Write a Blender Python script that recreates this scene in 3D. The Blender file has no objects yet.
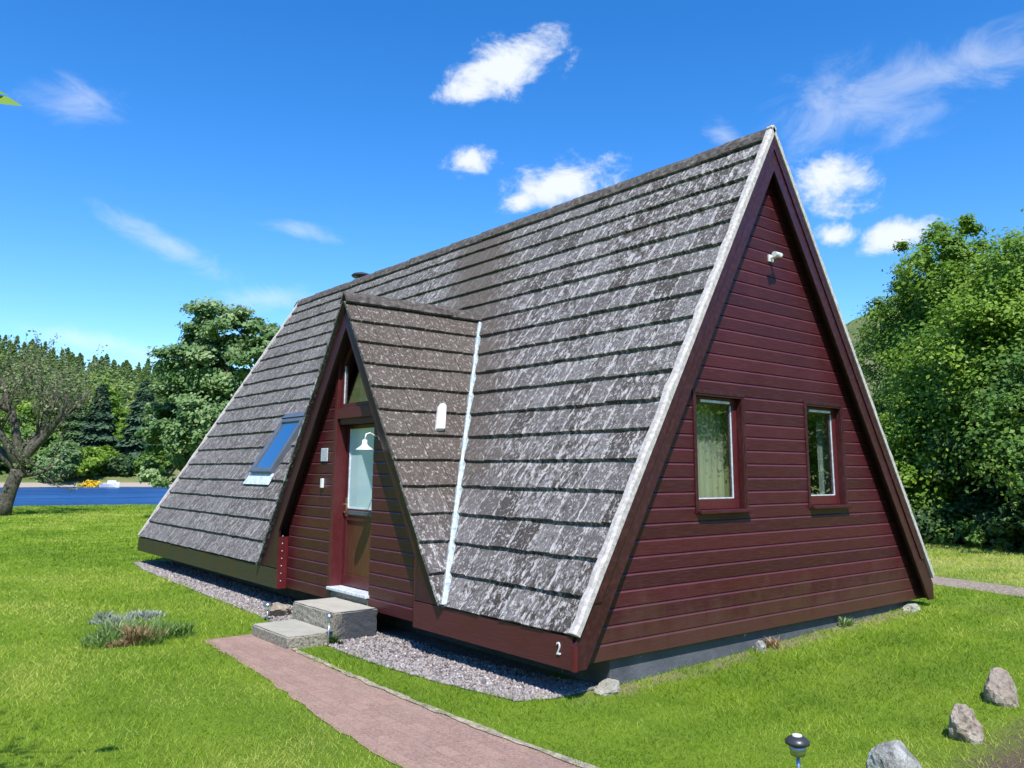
import bpy, bmesh, math, random
import numpy as np
from mathutils import Vector, Matrix
random.seed(7)
RNG = np.random.default_rng(11)
SC = bpy.context.scene
COL = SC.collection
R = math.radians

# ------------------------------------------------------------------ calibration
CAM = Vector((-7.5445, -4.8927, 1.5267))
YAW, PITCH, ROLL, FPX = 0.88186, 0.16775, 0.005415, 818.66
PPX, PPY = 526.5, 332.73
FW = Vector((math.cos(YAW) * math.cos(PITCH), math.sin(YAW) * math.cos(PITCH), math.sin(PITCH)))
RT0 = Vector((math.sin(YAW), -math.cos(YAW), 0)); UP0 = RT0.cross(FW)
RT = RT0 * math.cos(ROLL) + UP0 * math.sin(ROLL)
UP = -RT0 * math.sin(ROLL) + UP0 * math.cos(ROLL)
def bearing(x, y=471.3):            # direction towards a point of the view, used to plan the site
    return (FW * FPX + RT * (x - PPX) + UP * (PPY - y)).normalized()
def site(x, d, y=471.3):            # a plan position at horizontal distance d
    q = bearing(x, y); h = math.hypot(q.x, q.y)
    return CAM.x + q.x * d / h, CAM.y + q.y * d / h
def height_at(y, d): return CAM.z + (471.3 - y) / FPX * d

# ------------------------------------------------------------------ helpers
def smooth(a, b, x):
    t = np.clip((np.asarray(x, float) - a) / (b - a), 0, 1); return t * t * (3 - 2 * t)
class MB:
    def __init__(s): s.v = []; s.f = []; s.r = []; s.uv = []
    def face(s, pts, r=0.5, uv=None):
        b = len(s.v); s.v += [tuple(p) for p in pts]; s.f.append(tuple(range(b, b + len(pts))))
        s.r.append(r); s.uv.append(uv or [(0, 0)] * len(pts))
    def box(s, x0, x1, y0, y1, z0, z1, r=0.5, m=None):
        c = [(x0, y0, z0), (x1, y0, z0), (x1, y1, z0), (x0, y1, z0), (x0, y0, z1), (x1, y0, z1), (x1, y1, z1), (x0, y1, z1)]
        s.hexa(c, r, m)
    def hexa(s, c, r=0.5, m=None, uv=None):
        if m: c = [m(*p) for p in c]
        b = len(s.v); s.v += [tuple(p) for p in c]
        for q in ((0, 3, 2, 1), (4, 5, 6, 7), (0, 1, 5, 4), (1, 2, 6, 5), (2, 3, 7, 6), (3, 0, 4, 7)):
            s.f.append(tuple(b + i for i in q)); s.r.append(r)
            s.uv.append([uv[i] for i in q] if uv else [(0, 0)] * 4)
    def prism(s, pts, fn, d0, d1, r=0.5):
        n = len(pts); b = len(s.v)
        s.v += [tuple(fn(a, c, d0)) for a, c in pts] + [tuple(fn(a, c, d1)) for a, c in pts]
        fs = [tuple(range(b, b + n)), tuple(range(b + 2 * n - 1, b + n - 1, -1))]
        fs += [(b + i, b + n + i, b + n + (i + 1) % n, b + (i + 1) % n) for i in range(n)]
        for q in fs: s.f.append(q); s.r.append(r); s.uv.append([(0, 0)] * len(q))
    def tube(s, pts, rad, n=8, r=0.5):
        pts = [Vector(p) for p in pts]
        if not hasattr(rad, '__len__'): rad = [rad] * len(pts)
        b = len(s.v); ref = None
        for i, p in enumerate(pts):
            d = (pts[min(i + 1, len(pts) - 1)] - pts[max(i - 1, 0)]).normalized()
            if ref is None: ref = Vector((0, 0, 1)) if abs(d.z) < .9 else Vector((1, 0, 0))
            a = (ref - d * ref.dot(d)).normalized(); c = d.cross(a); ref = a
            for k in range(n):
                t = 2 * math.pi * k / n; s.v.append(tuple(p + (a * math.cos(t) + c * math.sin(t)) * rad[i]))
        for i in range(len(pts) - 1):
            for k in range(n):
                s.f.append((b + i * n + k, b + i * n + (k + 1) % n, b + (i + 1) * n + (k + 1) % n, b + (i + 1) * n + k))
                s.r.append(r); s.uv.append([(0, 0)] * 4)
        for q in (tuple(b + k for k in range(n))[::-1], tuple(b + (len(pts) - 1) * n + k for k in range(n))):
            s.f.append(q); s.r.append(r); s.uv.append([(0, 0)] * n)
    def lathe(s, prof, c, n=20, r=0.5):
        b = len(s.v); c = Vector(c)
        for (q, z) in prof:
            for k in range(n):
                t = 2 * math.pi * k / n; s.v.append((c.x + q * math.cos(t), c.y + q * math.sin(t), c.z + z))
        for i in range(len(prof) - 1):
            for k in range(n):
                s.f.append((b + i * n + k, b + i * n + (k + 1) % n, b + (i + 1) * n + (k + 1) % n, b + (i + 1) * n + k))
                s.r.append(r); s.uv.append([(0, 0)] * 4)
    def build(s, name, mat, parent=None, smooth=False, recalc=True, bevel=0):
        me = bpy.data.meshes.new(name); me.from_pydata(s.v, [], s.f)
        at = me.attributes.new('rnd', 'FLOAT', 'FACE'); at.data.foreach_set('value', s.r)
        ul = me.uv_layers.new(name='UVMap')
        ul.data.foreach_set('uv', [c for u in s.uv for p in u for c in p])
        if recalc:
            bm = bmesh.new(); bm.from_mesh(me); bmesh.ops.recalc_face_normals(bm, faces=bm.faces); bm.to_mesh(me); bm.free()
        return link(name, me, mat, parent, smooth, bevel)
def link(name, me, mat, parent=None, smooth=False, bevel=0):
    me.materials.append(mat)
    if smooth: me.polygons.foreach_set('use_smooth', [True] * len(me.polygons))
    o = bpy.data.objects.new(name, me); COL.objects.link(o)
    if parent: o.parent = parent
    if bevel:
        m = o.modifiers.new('Bevel', 'BEVEL'); m.width = bevel; m.segments = 2; m.limit_method = 'ANGLE'
    return o
def thing(name, label, cat, loc=(0, 0, 0), group=None):
    o = bpy.data.objects.new(name, None); COL.objects.link(o); o.location = loc; o.empty_display_size = .1
    return tag(o, label, cat, group)
def tag(o, label=None, cat=None, group=None, kind=None):
    if label: o['label'] = label
    if cat: o['category'] = cat
    if group: o['group'] = group
    if kind: o['kind'] = kind
    return o
def np_mesh(name, verts, faces, rnd=None):       # verts (n,3), faces (m,k)
    me = bpy.data.meshes.new(name); n = len(verts); m, k = faces.shape
    me.vertices.add(n); me.vertices.foreach_set('co', np.ascontiguousarray(verts, np.float32).ravel())
    me.loops.add(m * k); me.polygons.add(m)
    me.loops.foreach_set('vertex_index', np.ascontiguousarray(faces, np.int32).ravel())
    me.polygons.foreach_set('loop_start', np.arange(0, m * k, k, dtype=np.int32))
    me.polygons.foreach_set('loop_total', np.full(m, k, np.int32))
    me.update(calc_edges=True)
    if rnd is not None:
        at = me.attributes.new('rnd', 'FLOAT', 'FACE'); at.data.foreach_set('value', np.asarray(rnd, np.float32))
    return me

# ------------------------------------------------------------------ materials
def new_mat(name):
    m = bpy.data.materials.new(name); m.use_nodes = True; nt = m.node_tree
    return m, nt, nt.nodes['Principled BSDF']
def N(nt, t, **kw):
    n = nt.nodes.new(t)
    for k, v in kw.items():
        if k in n.inputs: n.inputs[k].default_value = v
        else: setattr(n, k, v)
    return n
def L(nt, a, b): nt.links.new(a, b)
def ramp(nt, src, stops, interp='LINEAR'):
    n = nt.nodes.new('ShaderNodeValToRGB'); n.color_ramp.interpolation = interp
    e = n.color_ramp.elements
    while len(e) < len(stops): e.new(0.5)
    for i, (p, c) in enumerate(stops):
        e[i].position = p; e[i].color = (*c, 1) if len(c) == 3 else c
    L(nt, src, n.inputs[0]); return n
def mix(nt, fac, a, b, mode='MIX'):
    n = nt.nodes.new('ShaderNodeMix'); n.data_type = 'RGBA'; n.blend_type = mode
    for idx, v in ((0, fac), (6, a), (7, b)):
        if hasattr(v, 'is_output'): L(nt, v, n.inputs[idx])
        else: n.inputs[idx].default_value = (*v, 1) if isinstance(v, tuple) and len(v) == 3 else v
    return n.outputs[2]
def math_(nt, op, a, b=None, c=None, clamp=False):
    n = nt.nodes.new('ShaderNodeMath'); n.operation = op; n.use_clamp = clamp
    for i, v in enumerate((a, b, c)):
        if v is None: continue
        if hasattr(v, 'is_output'): L(nt, v, n.inputs[i])
        else: n.inputs[i].default_value = v
    return n.outputs[0]
def mrange(nt, v, a, b, c=0., d=1., kind='SMOOTHSTEP'):
    n = nt.nodes.new('ShaderNodeMapRange'); n.interpolation_type = kind
    L(nt, v, n.inputs[0])
    for i, x in enumerate((a, b, c, d)): n.inputs[1 + i].default_value = x
    return n.outputs[0]
def noise(nt, vec, scale, detail=4, rough=.55, dist=0.):
    n = N(nt, 'ShaderNodeTexNoise', Scale=scale, Detail=detail, Roughness=rough, Distortion=dist)
    if vec is not None: L(nt, vec, n.inputs['Vector'])
    return n.outputs[0]
def position(nt): return N(nt, 'ShaderNodeNewGeometry').outputs['Position']
def mapping(nt, vec, scale=(1, 1, 1), loc=(0, 0, 0)):
    n = N(nt, 'ShaderNodeMapping'); n.inputs['Scale'].default_value = scale; n.inputs['Location'].default_value = loc
    L(nt, vec, n.inputs['Vector']); return n.outputs[0]
def attr(nt, name): return N(nt, 'ShaderNodeAttribute', attribute_name=name).outputs['Fac']
def bump(nt, h, p, dist=.01, st=1.):
    n = N(nt, 'ShaderNodeBump'); n.inputs['Strength'].default_value = st; n.inputs['Distance'].default_value = dist
    L(nt, h, n.inputs['Height']); L(nt, n.outputs[0], p.inputs['Normal'])

def plain(name, col, rough=.5, metal=0., var=.12, scale=8., bmp=0., spec=.5):
    m, nt, p = new_mat(name); pos = position(nt); nz = noise(nt, pos, scale, 6, .6)
    c = tuple(col)
    dark = tuple(x * (1 - var * 1.6) for x in c); light = tuple(min(1, x * (1 + var * 1.6)) for x in c)
    L(nt, ramp(nt, nz, [(.3, dark), (.7, light)]).outputs[0], p.inputs['Base Color'])
    p.inputs['Roughness'].default_value = rough; p.inputs['Metallic'].default_value = metal
    p.inputs['Specular IOR Level'].default_value = spec
    if bmp: bump(nt, noise(nt, pos, scale * 6, 5, .6), p, bmp)
    return m

def paint_mat(name, col, rough=.42, grain=(60, 60, 60), blotch=None, var=.25, weather=(.115, .034, .040), bounce_drips=0.):
    m, nt, p = new_mat(name); pos = position(nt)
    g = noise(nt, mapping(nt, pos, grain), 1., 4, .6)
    big = noise(nt, pos, 1.7, 4, .6); rnd = attr(nt, 'rnd')
    d = tuple(x * (1 - var) for x in col); l = tuple(x * (1 + var) for x in col)
    c = ramp(nt, math_(nt, 'ADD', math_(nt, 'MULTIPLY', rnd, .55), math_(nt, 'MULTIPLY', big, .45)), [(.25, d), (.75, l)]).outputs[0]
    c = mix(nt, mrange(nt, g, .40, .72, 0, .35), c, weather)
    sp = noise(nt, pos, 38, 3, .7)
    c = mix(nt, mrange(nt, sp, .70, .78, 0, .45), c, (.22, .10, .10))
    c = mix(nt, mrange(nt, rnd, 1.5, 1.9, 0, .38), c, (.20, .07, .075))  # pale board bevels: sky highlight painted into the colour
    if bounce_drips:  # grass-reflected brown painted into the low boards, plus drip streaks
        zz = N(nt, 'ShaderNodeSeparateXYZ'); L(nt, pos, zz.inputs[0])
        k = math_(nt, 'ADD', zz.outputs[2], math_(nt, 'MULTIPLY', math_(nt, 'SUBTRACT', noise(nt, mapping(nt, pos, (3, 3, 2)), 1., 6, .7), .5), 1.3))
        c = mix(nt, mrange(nt, k, .5, .05, 0, bounce_drips), c, (.085, .040, .028))
        dr = noise(nt, mapping(nt, pos, (24, 24, .7)), 1., 4, .6)
        c = mix(nt, mrange(nt, dr, .62, .74, 0, .35), c, (.030, .006, .008))
    if blotch: c = mix(nt, math_(nt, 'MULTIPLY', mrange(nt, big, .32, .62), blotch[1]), c, blotch[0])
    L(nt, c, p.inputs['Base Color'])
    L(nt, mrange(nt, big, .3, .7, rough - .08, rough + .12), p.inputs['Roughness'])
    p.inputs['Specular IOR Level'].default_value = .45
    bump(nt, g, p, .003, .8); return m

RED = (.049, .0050, .0098)
M = {}
M['clad_x'] = paint_mat('maroon_boards', RED, .46, (5, 60, 90), bounce_drips=.55)
M['clad_y'] = paint_mat('maroon_boards_porch', (.058, .0062, .0115), .40, (60, 5, 90), blotch=((.050, .018, .012), .22))  # porch red with brown blotches mixed in
M['barge'] = paint_mat('maroon_bargeboard', (.036, .0085, .0135), .36, (18, 18, 18))
M['barge_porch'] = paint_mat('dark_purple_bargeboard', (.034, .0062, .0135), .34, (18, 18, 18), weather=(.06, .022, .034))
M['fascia'] = paint_mat('maroon_fascia', (.078, .016, .018), .42, (60, 5, 80))
M['fascia_olive'] = paint_mat('olive_fascia', (.050, .030, .018), .5, (60, 5, 80), blotch=((.040, .044, .020), .8), weather=(.07, .05, .035))  # olive-brown tone in blotches, left fascia only
M['jamb'] = paint_mat('bright_maroon_trim', (.10, .010, .014), .4, (40, 40, 5))
M['frame'] = paint_mat('window_frame_red', (.080, .013, .016), .38, (40, 40, 12), var=.12)
M['frame_dark'] = paint_mat('window_reveal_dark', (.045, .008, .011), .45, (40, 40, 12), var=.12)
M['door'] = paint_mat('door_brown_panel', (.085, .030, .018), .33, (40, 25, 4), weather=(.13, .06, .03))
M['soffit'] = plain('dark_soffit', (.018, .006, .007), .6)
M['white_plastic'] = plain('white_plastic', (.74, .75, .76), .35, var=.05)
M['grey_metal'] = plain('brushed_metal', (.45, .46, .48), .3, .9, var=.08)
M['dark_metal'] = plain('dark_grey_metal', (.07, .075, .08), .38, .5, var=.08)
M['blue_grey_metal'] = plain('blue_grey_cladding', (.10, .12, .15), .4, .15, var=.1)
M['lead'] = plain('pale_lead', (.60, .66, .74), .45, .1, var=.18, scale=14, bmp=.002)
M['valley'] = plain('pale_blue_white_valley', (.42, .50, .54), .6, 0, var=.3, scale=22, bmp=.004)
M['mortar'] = plain('pale_mortar', (.50, .465, .445), .9, 0, var=.2, scale=26, bmp=.006)
M['black_rubber'] = plain('black_gasket', (.015, .015, .016), .5)
M['brass'] = plain('worn_brass', (.55, .38, .25), .3, .8)
M['room'] = plain('cream_lining', (.42, .44, .40), .8)
M['floor'] = plain('room_floor', (.12, .08, .05), .6)
M['bark'] = plain('grey_brown_bark', (.11, .09, .07), .9, 0, var=.4, scale=9, bmp=.02)
M['bark_pale'] = plain('lichen_bark', (.085, .078, .058), .9, 0, var=.5, scale=11, bmp=.02)

def concrete_mat(name, top, side, face_tone=None):
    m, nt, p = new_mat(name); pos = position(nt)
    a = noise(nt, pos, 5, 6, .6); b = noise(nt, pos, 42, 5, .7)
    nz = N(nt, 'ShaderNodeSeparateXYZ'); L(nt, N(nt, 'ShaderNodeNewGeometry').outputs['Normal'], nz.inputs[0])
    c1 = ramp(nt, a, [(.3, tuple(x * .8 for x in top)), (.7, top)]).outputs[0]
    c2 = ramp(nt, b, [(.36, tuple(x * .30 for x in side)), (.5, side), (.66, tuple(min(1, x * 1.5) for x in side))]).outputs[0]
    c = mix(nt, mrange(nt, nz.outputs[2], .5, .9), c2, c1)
    c = mix(nt, mrange(nt, b, .58, .72, 0, .35), c, (.12, .11, .09))
    if face_tone:    # dark slate tone on the face towards the lawn, breaking up at the front
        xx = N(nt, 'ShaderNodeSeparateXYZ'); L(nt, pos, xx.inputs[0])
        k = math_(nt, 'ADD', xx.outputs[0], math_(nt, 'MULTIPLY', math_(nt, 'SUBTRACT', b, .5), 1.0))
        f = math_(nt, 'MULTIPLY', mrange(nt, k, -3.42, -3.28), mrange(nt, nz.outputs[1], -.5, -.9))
        c = mix(nt, f, c, face_tone)
    L(nt, c, p.inputs['Base Color']); p.inputs['Roughness'].default_value = .9
    bump(nt, math_(nt, 'ADD', b, a), p, .012); return m
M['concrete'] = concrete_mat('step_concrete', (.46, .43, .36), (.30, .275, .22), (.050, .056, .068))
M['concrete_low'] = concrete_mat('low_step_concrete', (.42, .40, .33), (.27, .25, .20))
def plinth_mat():
    m, nt, p = new_mat('bitumen_plinth'); pos = position(nt)
    a = noise(nt, pos, 3, 6, .65); b = noise(nt, pos, 16, 4, .7)
    c = ramp(nt, a, [(.3, (.055, .065, .08)), (.75, (.12, .13, .15))]).outputs[0]
    c = mix(nt, mrange(nt, b, .66, .70), c, (.6, .6, .58))
    L(nt, c, p.inputs['Base Color']); p.inputs['Roughness'].default_value = .8; bump(nt, b, p, .01); return m
M['plinth'] = plinth_mat()

def tile_mat(name, mossy):
    m, nt, p = new_mat(name); pos = position(nt)
    uv = N(nt, 'ShaderNodeUVMap').outputs[0]; rnd = attr(nt, 'rnd')
    base = ramp(nt, rnd, [(0, (.058, .048, .043)), (.12, (.088, .076, .072)), (.2, (.130, .118, .116)), (.6, (.172, .157, .156)), (1, (.235, .220, .220))]).outputs[0]
    patch = noise(nt, pos, .75, 5, .6); fine = noise(nt, pos, 55, 4, .75)
    st = noise(nt, mapping(nt, uv, (20, 10.5, 1)), 1., 8, .78, .8)
    sp = noise(nt, mapping(nt, uv, (30, 22, 1)), 1., 4, .65)
    # pale lichen in streaks that run down the slope, heavier along the joints
    sx = N(nt, 'ShaderNodeSeparateXYZ'); L(nt, N(nt, 'ShaderNodeUVMap', uv_map='tile').outputs[0], sx.inputs[0])
    j = math_(nt, 'ABSOLUTE', math_(nt, 'SUBTRACT', sx.outputs[0], .5))
    jl = mrange(nt, j, .40, .5, 0, .12)
    e = math_(nt, 'ADD', math_(nt, 'ADD', st, jl), math_(nt, 'MULTIPLY', math_(nt, 'SUBTRACT', patch, .5), .30))
    lich = mrange(nt, e, .515, .61, 0, .88)
    lich2 = mrange(nt, sp, .56, .63, 0, .7)
    c = mix(nt, mrange(nt, fine, .3, .7, 0, .6), base, (.075, .067, .064))
    c = mix(nt, math_(nt, 'MAXIMUM', lich, lich2), c, (.60, .575, .57))
    dk = noise(nt, mapping(nt, uv, (16, 9, 1), (3, 7, 0)), 1., 5, .7)
    moss_amt = mrange(nt, math_(nt, 'ADD', dk, math_(nt, 'MULTIPLY', math_(nt, 'SUBTRACT', patch, .5), .6)), .53, .63, 0, .85)
    c = mix(nt, moss_amt, c, (.045, .034, .026))
    xyz = N(nt, 'ShaderNodeSeparateXYZ'); L(nt, pos, xyz.inputs[0])
    c = mix(nt, mrange(nt, xyz.outputs[1], 4.5, 8., 0, .42), c, mix(nt, lich2, (.135, .122, .118), (.34, .32, .315)))
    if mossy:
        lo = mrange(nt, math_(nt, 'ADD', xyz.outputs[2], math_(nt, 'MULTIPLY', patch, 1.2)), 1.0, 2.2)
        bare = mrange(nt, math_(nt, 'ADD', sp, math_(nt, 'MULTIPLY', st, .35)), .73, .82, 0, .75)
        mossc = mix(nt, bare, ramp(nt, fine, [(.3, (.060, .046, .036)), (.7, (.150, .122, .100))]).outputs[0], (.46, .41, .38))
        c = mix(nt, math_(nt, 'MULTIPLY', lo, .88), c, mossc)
    else:        # moss spreads over the main slope out of the sheltered valley
        yv = math_(nt, 'MULTIPLY_ADD', xyz.outputs[2], .666, 1.61)
        d = math_(nt, 'SUBTRACT', yv, xyz.outputs[1])
        d = math_(nt, 'ADD', d, math_(nt, 'MULTIPLY', math_(nt, 'SUBTRACT', st, .5), 2.6))
        f = math_(nt, 'MULTIPLY', mrange(nt, d, 1.15, .1), mrange(nt, d, -1.2, -.4))
        f = math_(nt, 'MULTIPLY', f, mrange(nt, xyz.outputs[2], .9, 1.7))
        c = mix(nt, math_(nt, 'MULTIPLY', f, .85), c, ramp(nt, fine, [(.3, (.060, .047, .038)), (.7, (.16, .132, .110))]).outputs[0])
    pit = noise(nt, pos, 34, 3, .7)
    c = mix(nt, mrange(nt, pit, .57, .66, 0, .7), c, (.050, .043, .038))
    L(nt, c, p.inputs['Base Color']); p.inputs['Roughness'].default_value = .92
    p.inputs['Specular IOR Level'].default_value = .25
    bump(nt, math_(nt, 'ADD', fine, math_(nt, 'MULTIPLY', st, .8)), p, .014); return m
M['tile'] = tile_mat('lichen_concrete_tiles', False)
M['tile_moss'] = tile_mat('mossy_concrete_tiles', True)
def ridge_mat():
    m, nt, p = new_mat('mossy_ridge'); pos = position(nt); a = noise(nt, pos, 14, 6, .7)
    L(nt, ramp(nt, a, [(.35, (.035, .028, .024)), (.55, (.11, .095, .085)), (.72, (.26, .22, .19))]).outputs[0], p.inputs['Base Color'])
    p.inputs['Roughness'].default_value = .95; bump(nt, a, p, .03); return m
M['ridge'] = ridge_mat()

def glass_mat(name, tint, refl=.10, rough=0.):
    m, nt, p = new_mat(name); nt.nodes.remove(p); out = nt.nodes['Material Output']
    tr = N(nt, 'ShaderNodeBsdfTransparent', Color=(*tint, 1)); gl = N(nt, 'ShaderNodeBsdfGlossy', Roughness=rough)
    lw = N(nt, 'ShaderNodeLayerWeight', Blend=.5); fr = math_(nt, 'MULTIPLY_ADD', math_(nt, 'POWER', lw.outputs['Facing'], 4.), .7, .04)
    mx = N(nt, 'ShaderNodeMixShader')
    L(nt, math_(nt, 'ADD', fr, refl, clamp=True), mx.inputs[0]); L(nt, tr.outputs[0], mx.inputs[1]); L(nt, gl.outputs[0], mx.inputs[2])
    L(nt, mx.outputs[0], out.inputs[0]); return m
M['glass'] = glass_mat('window_glass', (.84, .89, .85), .15)
M['glass_sky'] = glass_mat('roof_window_glass', (.10, .20, .34), .62)
M['glass_fan'] = glass_mat('fanlight_glass', (.80, .88, .84), .16)
M['glass_clear'] = glass_mat('lamp_glass', (.86, .9, .9), .06)
def curtain_mat(name, col, trans=.3, fold=(38, 38, 1.2)):
    m, nt, p = new_mat(name); pos = position(nt)
    w = noise(nt, mapping(nt, pos, fold), 1., 5, .65)
    L(nt, ramp(nt, w, [(.3, tuple(x * .55 for x in col)), (.68, col)]).outputs[0], p.inputs['Base Color'])
    p.inputs['Roughness'].default_value = .9; bump(nt, w, p, .02)
    return m
M['net'] = curtain_mat('net_curtain', (.62, .64, .58))
M['curtain'] = curtain_mat('pale_blue_curtain', (.66, .72, .74), fold=(14, 14, .8))
def frosted():
    m, nt, p = new_mat('frosted_door_glass'); pos = position(nt)
    L(nt, ramp(nt, noise(nt, pos, 2.2, 3), [(.3, (.40, .56, .60)), (.7, (.50, .66, .68))]).outputs[0], p.inputs['Base Color'])
    p.inputs['Roughness'].default_value = .12; p.inputs['Coat Weight'].default_value = .5; return m
M['frosted'] = frosted()
def plaque_mat():
    m, nt, p = new_mat('slate_blue_plaque'); pos = position(nt)
    L(nt, ramp(nt, noise(nt, pos, 34, 3, .5, 1.5), [(.42, (.50, .54, .58)), (.50, (.28, .33, .40)), (.58, (.56, .60, .64))]).outputs[0], p.inputs['Base Color'])
    p.inputs['Roughness'].default_value = .5; return m
M['plaque'] = plaque_mat()

def leaf_mat(name, a, b, c, trans=.35, rough=.5):
    m, nt, p = new_mat(name); out = nt.nodes['Material Output']
    rnd = attr(nt, 'rnd')
    col = ramp(nt, rnd, [(0, a), (.5, b), (1, c)]).outputs[0]
    L(nt, col, p.inputs['Base Color']); p.inputs['Roughness'].default_value = rough
    p.inputs['Specular IOR Level'].default_value = .35
    tl = N(nt, 'ShaderNodeBsdfTranslucent')
    L(nt, mix(nt, .5, col, (.16, .24, .02), 'ADD') if False else col, tl.inputs[0])
    mx = N(nt, 'ShaderNodeMixShader'); mx.inputs[0].default_value = trans
    L(nt, p.outputs[0], mx.inputs[1]); L(nt, tl.outputs[0], mx.inputs[2]); L(nt, mx.outputs[0], out.inputs[0]); return m
M['leaf_bright'] = leaf_mat('bright_leaves', (.085, .185, .016), (.170, .305, .026), (.30, .43, .055), .4)
M['leaf_mid'] = leaf_mat('mid_green_leaves', (.065, .150, .025), (.115, .225, .034), (.21, .33, .06), .35)
M['leaf_dark'] = leaf_mat('dark_green_leaves', (.022, .060, .016), (.042, .095, .022), (.08, .15, .03), .25)
M['leaf_pale'] = leaf_mat('pale_rowan_leaves', (.095, .185, .060), (.170, .290, .095), (.38, .48, .24), .35)
M['leaf_sparse'] = leaf_mat('sparse_lichen_leaves', (.16, .16, .10), (.22, .23, .13), (.16, .27, .05), .3)
M['conifer'] = leaf_mat('conifer_needles', (.065, .120, .050), (.10, .18, .065), (.15, .24, .085), .15, .7)
M['conifer_dark'] = leaf_mat('dark_spruce_needles', (.032, .070, .040), (.052, .105, .055), (.085, .145, .072), .1, .7)
M['forest'] = leaf_mat('hill_forest', (.13, .21, .08), (.245, .36, .11), (.38, .48, .16), .45, .7)
M['gorse'] = leaf_mat('gorse_bloom', (.10, .16, .02), (.62, .40, .01), (.80, .55, .02), .2)
M['lavender'] = leaf_mat('weed_leaves', (.085, .165, .03), (.17, .29, .06), (.36, .42, .24), .3)
M['heather'] = leaf_mat('heather_leaves', (.22, .27, .17), (.33, .37, .30), (.46, .47, .44), .2)
M['dead_leaf'] = leaf_mat('dead_brown_leaves', (.18, .11, .05), (.34, .22, .11), (.46, .34, .20), .15)
M['grass'] = leaf_mat('grass_blades', (.105, .210, .010), (.260, .400, .022), (.52, .56, .11), .45, .55)

def ground_mat():
    m, nt, p = new_mat('ground_cover'); pos = position(nt)
    s = N(nt, 'ShaderNodeSeparateXYZ'); L(nt, pos, s.inputs[0]); X, Y, Z = s.outputs
    big = noise(nt, pos, .45, 5, .6); mid = noise(nt, pos, 3.2, 5, .65); fine = noise(nt, pos, 60, 4, .75)
    ml = noise(nt, mapping(nt, pos, (1.6, .25, 1)), 1., 3, .5)
    g = ramp(nt, fine, [(.28, (.100, .175, .010)), (.52, (.20, .31, .022)), (.78, (.33, .41, .06))]).outputs[0]
    g = mix(nt, mrange(nt, mid, .45, .72, 0, .35), g, (.20, .26, .045))
    g = mix(nt, mrange(nt, ml, .42, .62, 0, .30), g, (.055, .145, .010))
    g = mix(nt, mrange(nt, big, .55, .75, 0, .30), g, (.24, .26, .07))
    dry = math_(nt, 'MULTIPLY', mrange(nt, math_(nt, 'ADD', X, math_(nt, 'MULTIPLY', mid, 3.)), 5.5, 9.), mrange(nt, Y, 20., 12.))
    g = mix(nt, math_(nt, 'MULTIPLY', dry, .8), g, ramp(nt, mid, [(.3, (.27, .34, .08)), (.7, (.46, .42, .19))]).outputs[0])
    # worn earth round the boulders
    dx = math_(nt, 'SUBTRACT', X, -1.45); dy = math_(nt, 'SUBTRACT', Y, -3.05)
    rr = math_(nt, 'SQRT', math_(nt, 'ADD', math_(nt, 'MULTIPLY', dx, math_(nt, 'MULTIPLY', dx, .5)), math_(nt, 'MULTIPLY', dy, math_(nt, 'MULTIPLY', dy, 1.6))))
    rr = math_(nt, 'ADD', rr, math_(nt, 'MULTIPLY', math_(nt, 'SUBTRACT', mid, .5), 1.1))
    soil = ramp(nt, fine, [(.3, (.09, .062, .045)), (.7, (.24, .17, .12))]).outputs[0]
    g = mix(nt, mrange(nt, rr, 1.15, .5), g, soil)
    # dry margin at the foot of the house
    mg = math_(nt, 'MULTIPLY', mrange(nt, Y, -.16, .12), mrange(nt, X, -3.2, -2.3))
    mg = math_(nt, 'MULTIPLY', mg, math_(nt, 'MULTIPLY', mrange(nt, X, 3.0, 2.4), mrange(nt, Y, 12., 11.)))
    g = mix(nt, math_(nt, 'MULTIPLY', mg, mrange(nt, mid, .35, .6)), g, (.33, .27, .17))
    # far land: shore stones, rough hill grass
    q = math_(nt, 'ADD', math_(nt, 'MULTIPLY', math_(nt, 'SUBTRACT', X, CAM.x), .17), math_(nt, 'MULTIPLY', math_(nt, 'SUBTRACT', Y, CAM.y), .985))
    far = math_(nt, 'MAXIMUM', mrange(nt, q, 100., 140.), mrange(nt, X, 34., 50.))
    hill = ramp(nt, noise(nt, pos, .11, 6, .7), [(.3, (.08, .13, .035)), (.5, (.15, .17, .06)), (.68, (.24, .22, .12)), (.8, (.30, .27, .22))]).outputs[0]
    beach = mix(nt, mrange(nt, Z, -.75, -.45), (.36, .31, .24), hill)
    g = mix(nt, far, g, beach)
    L(nt, g, p.inputs['Base Color']); p.inputs['Roughness'].default_value = .95; p.inputs['Specular IOR Level'].default_value = .15
    bump(nt, math_(nt, 'ADD', fine, mid), p, .03); return m
M['ground'] = ground_mat()
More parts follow.
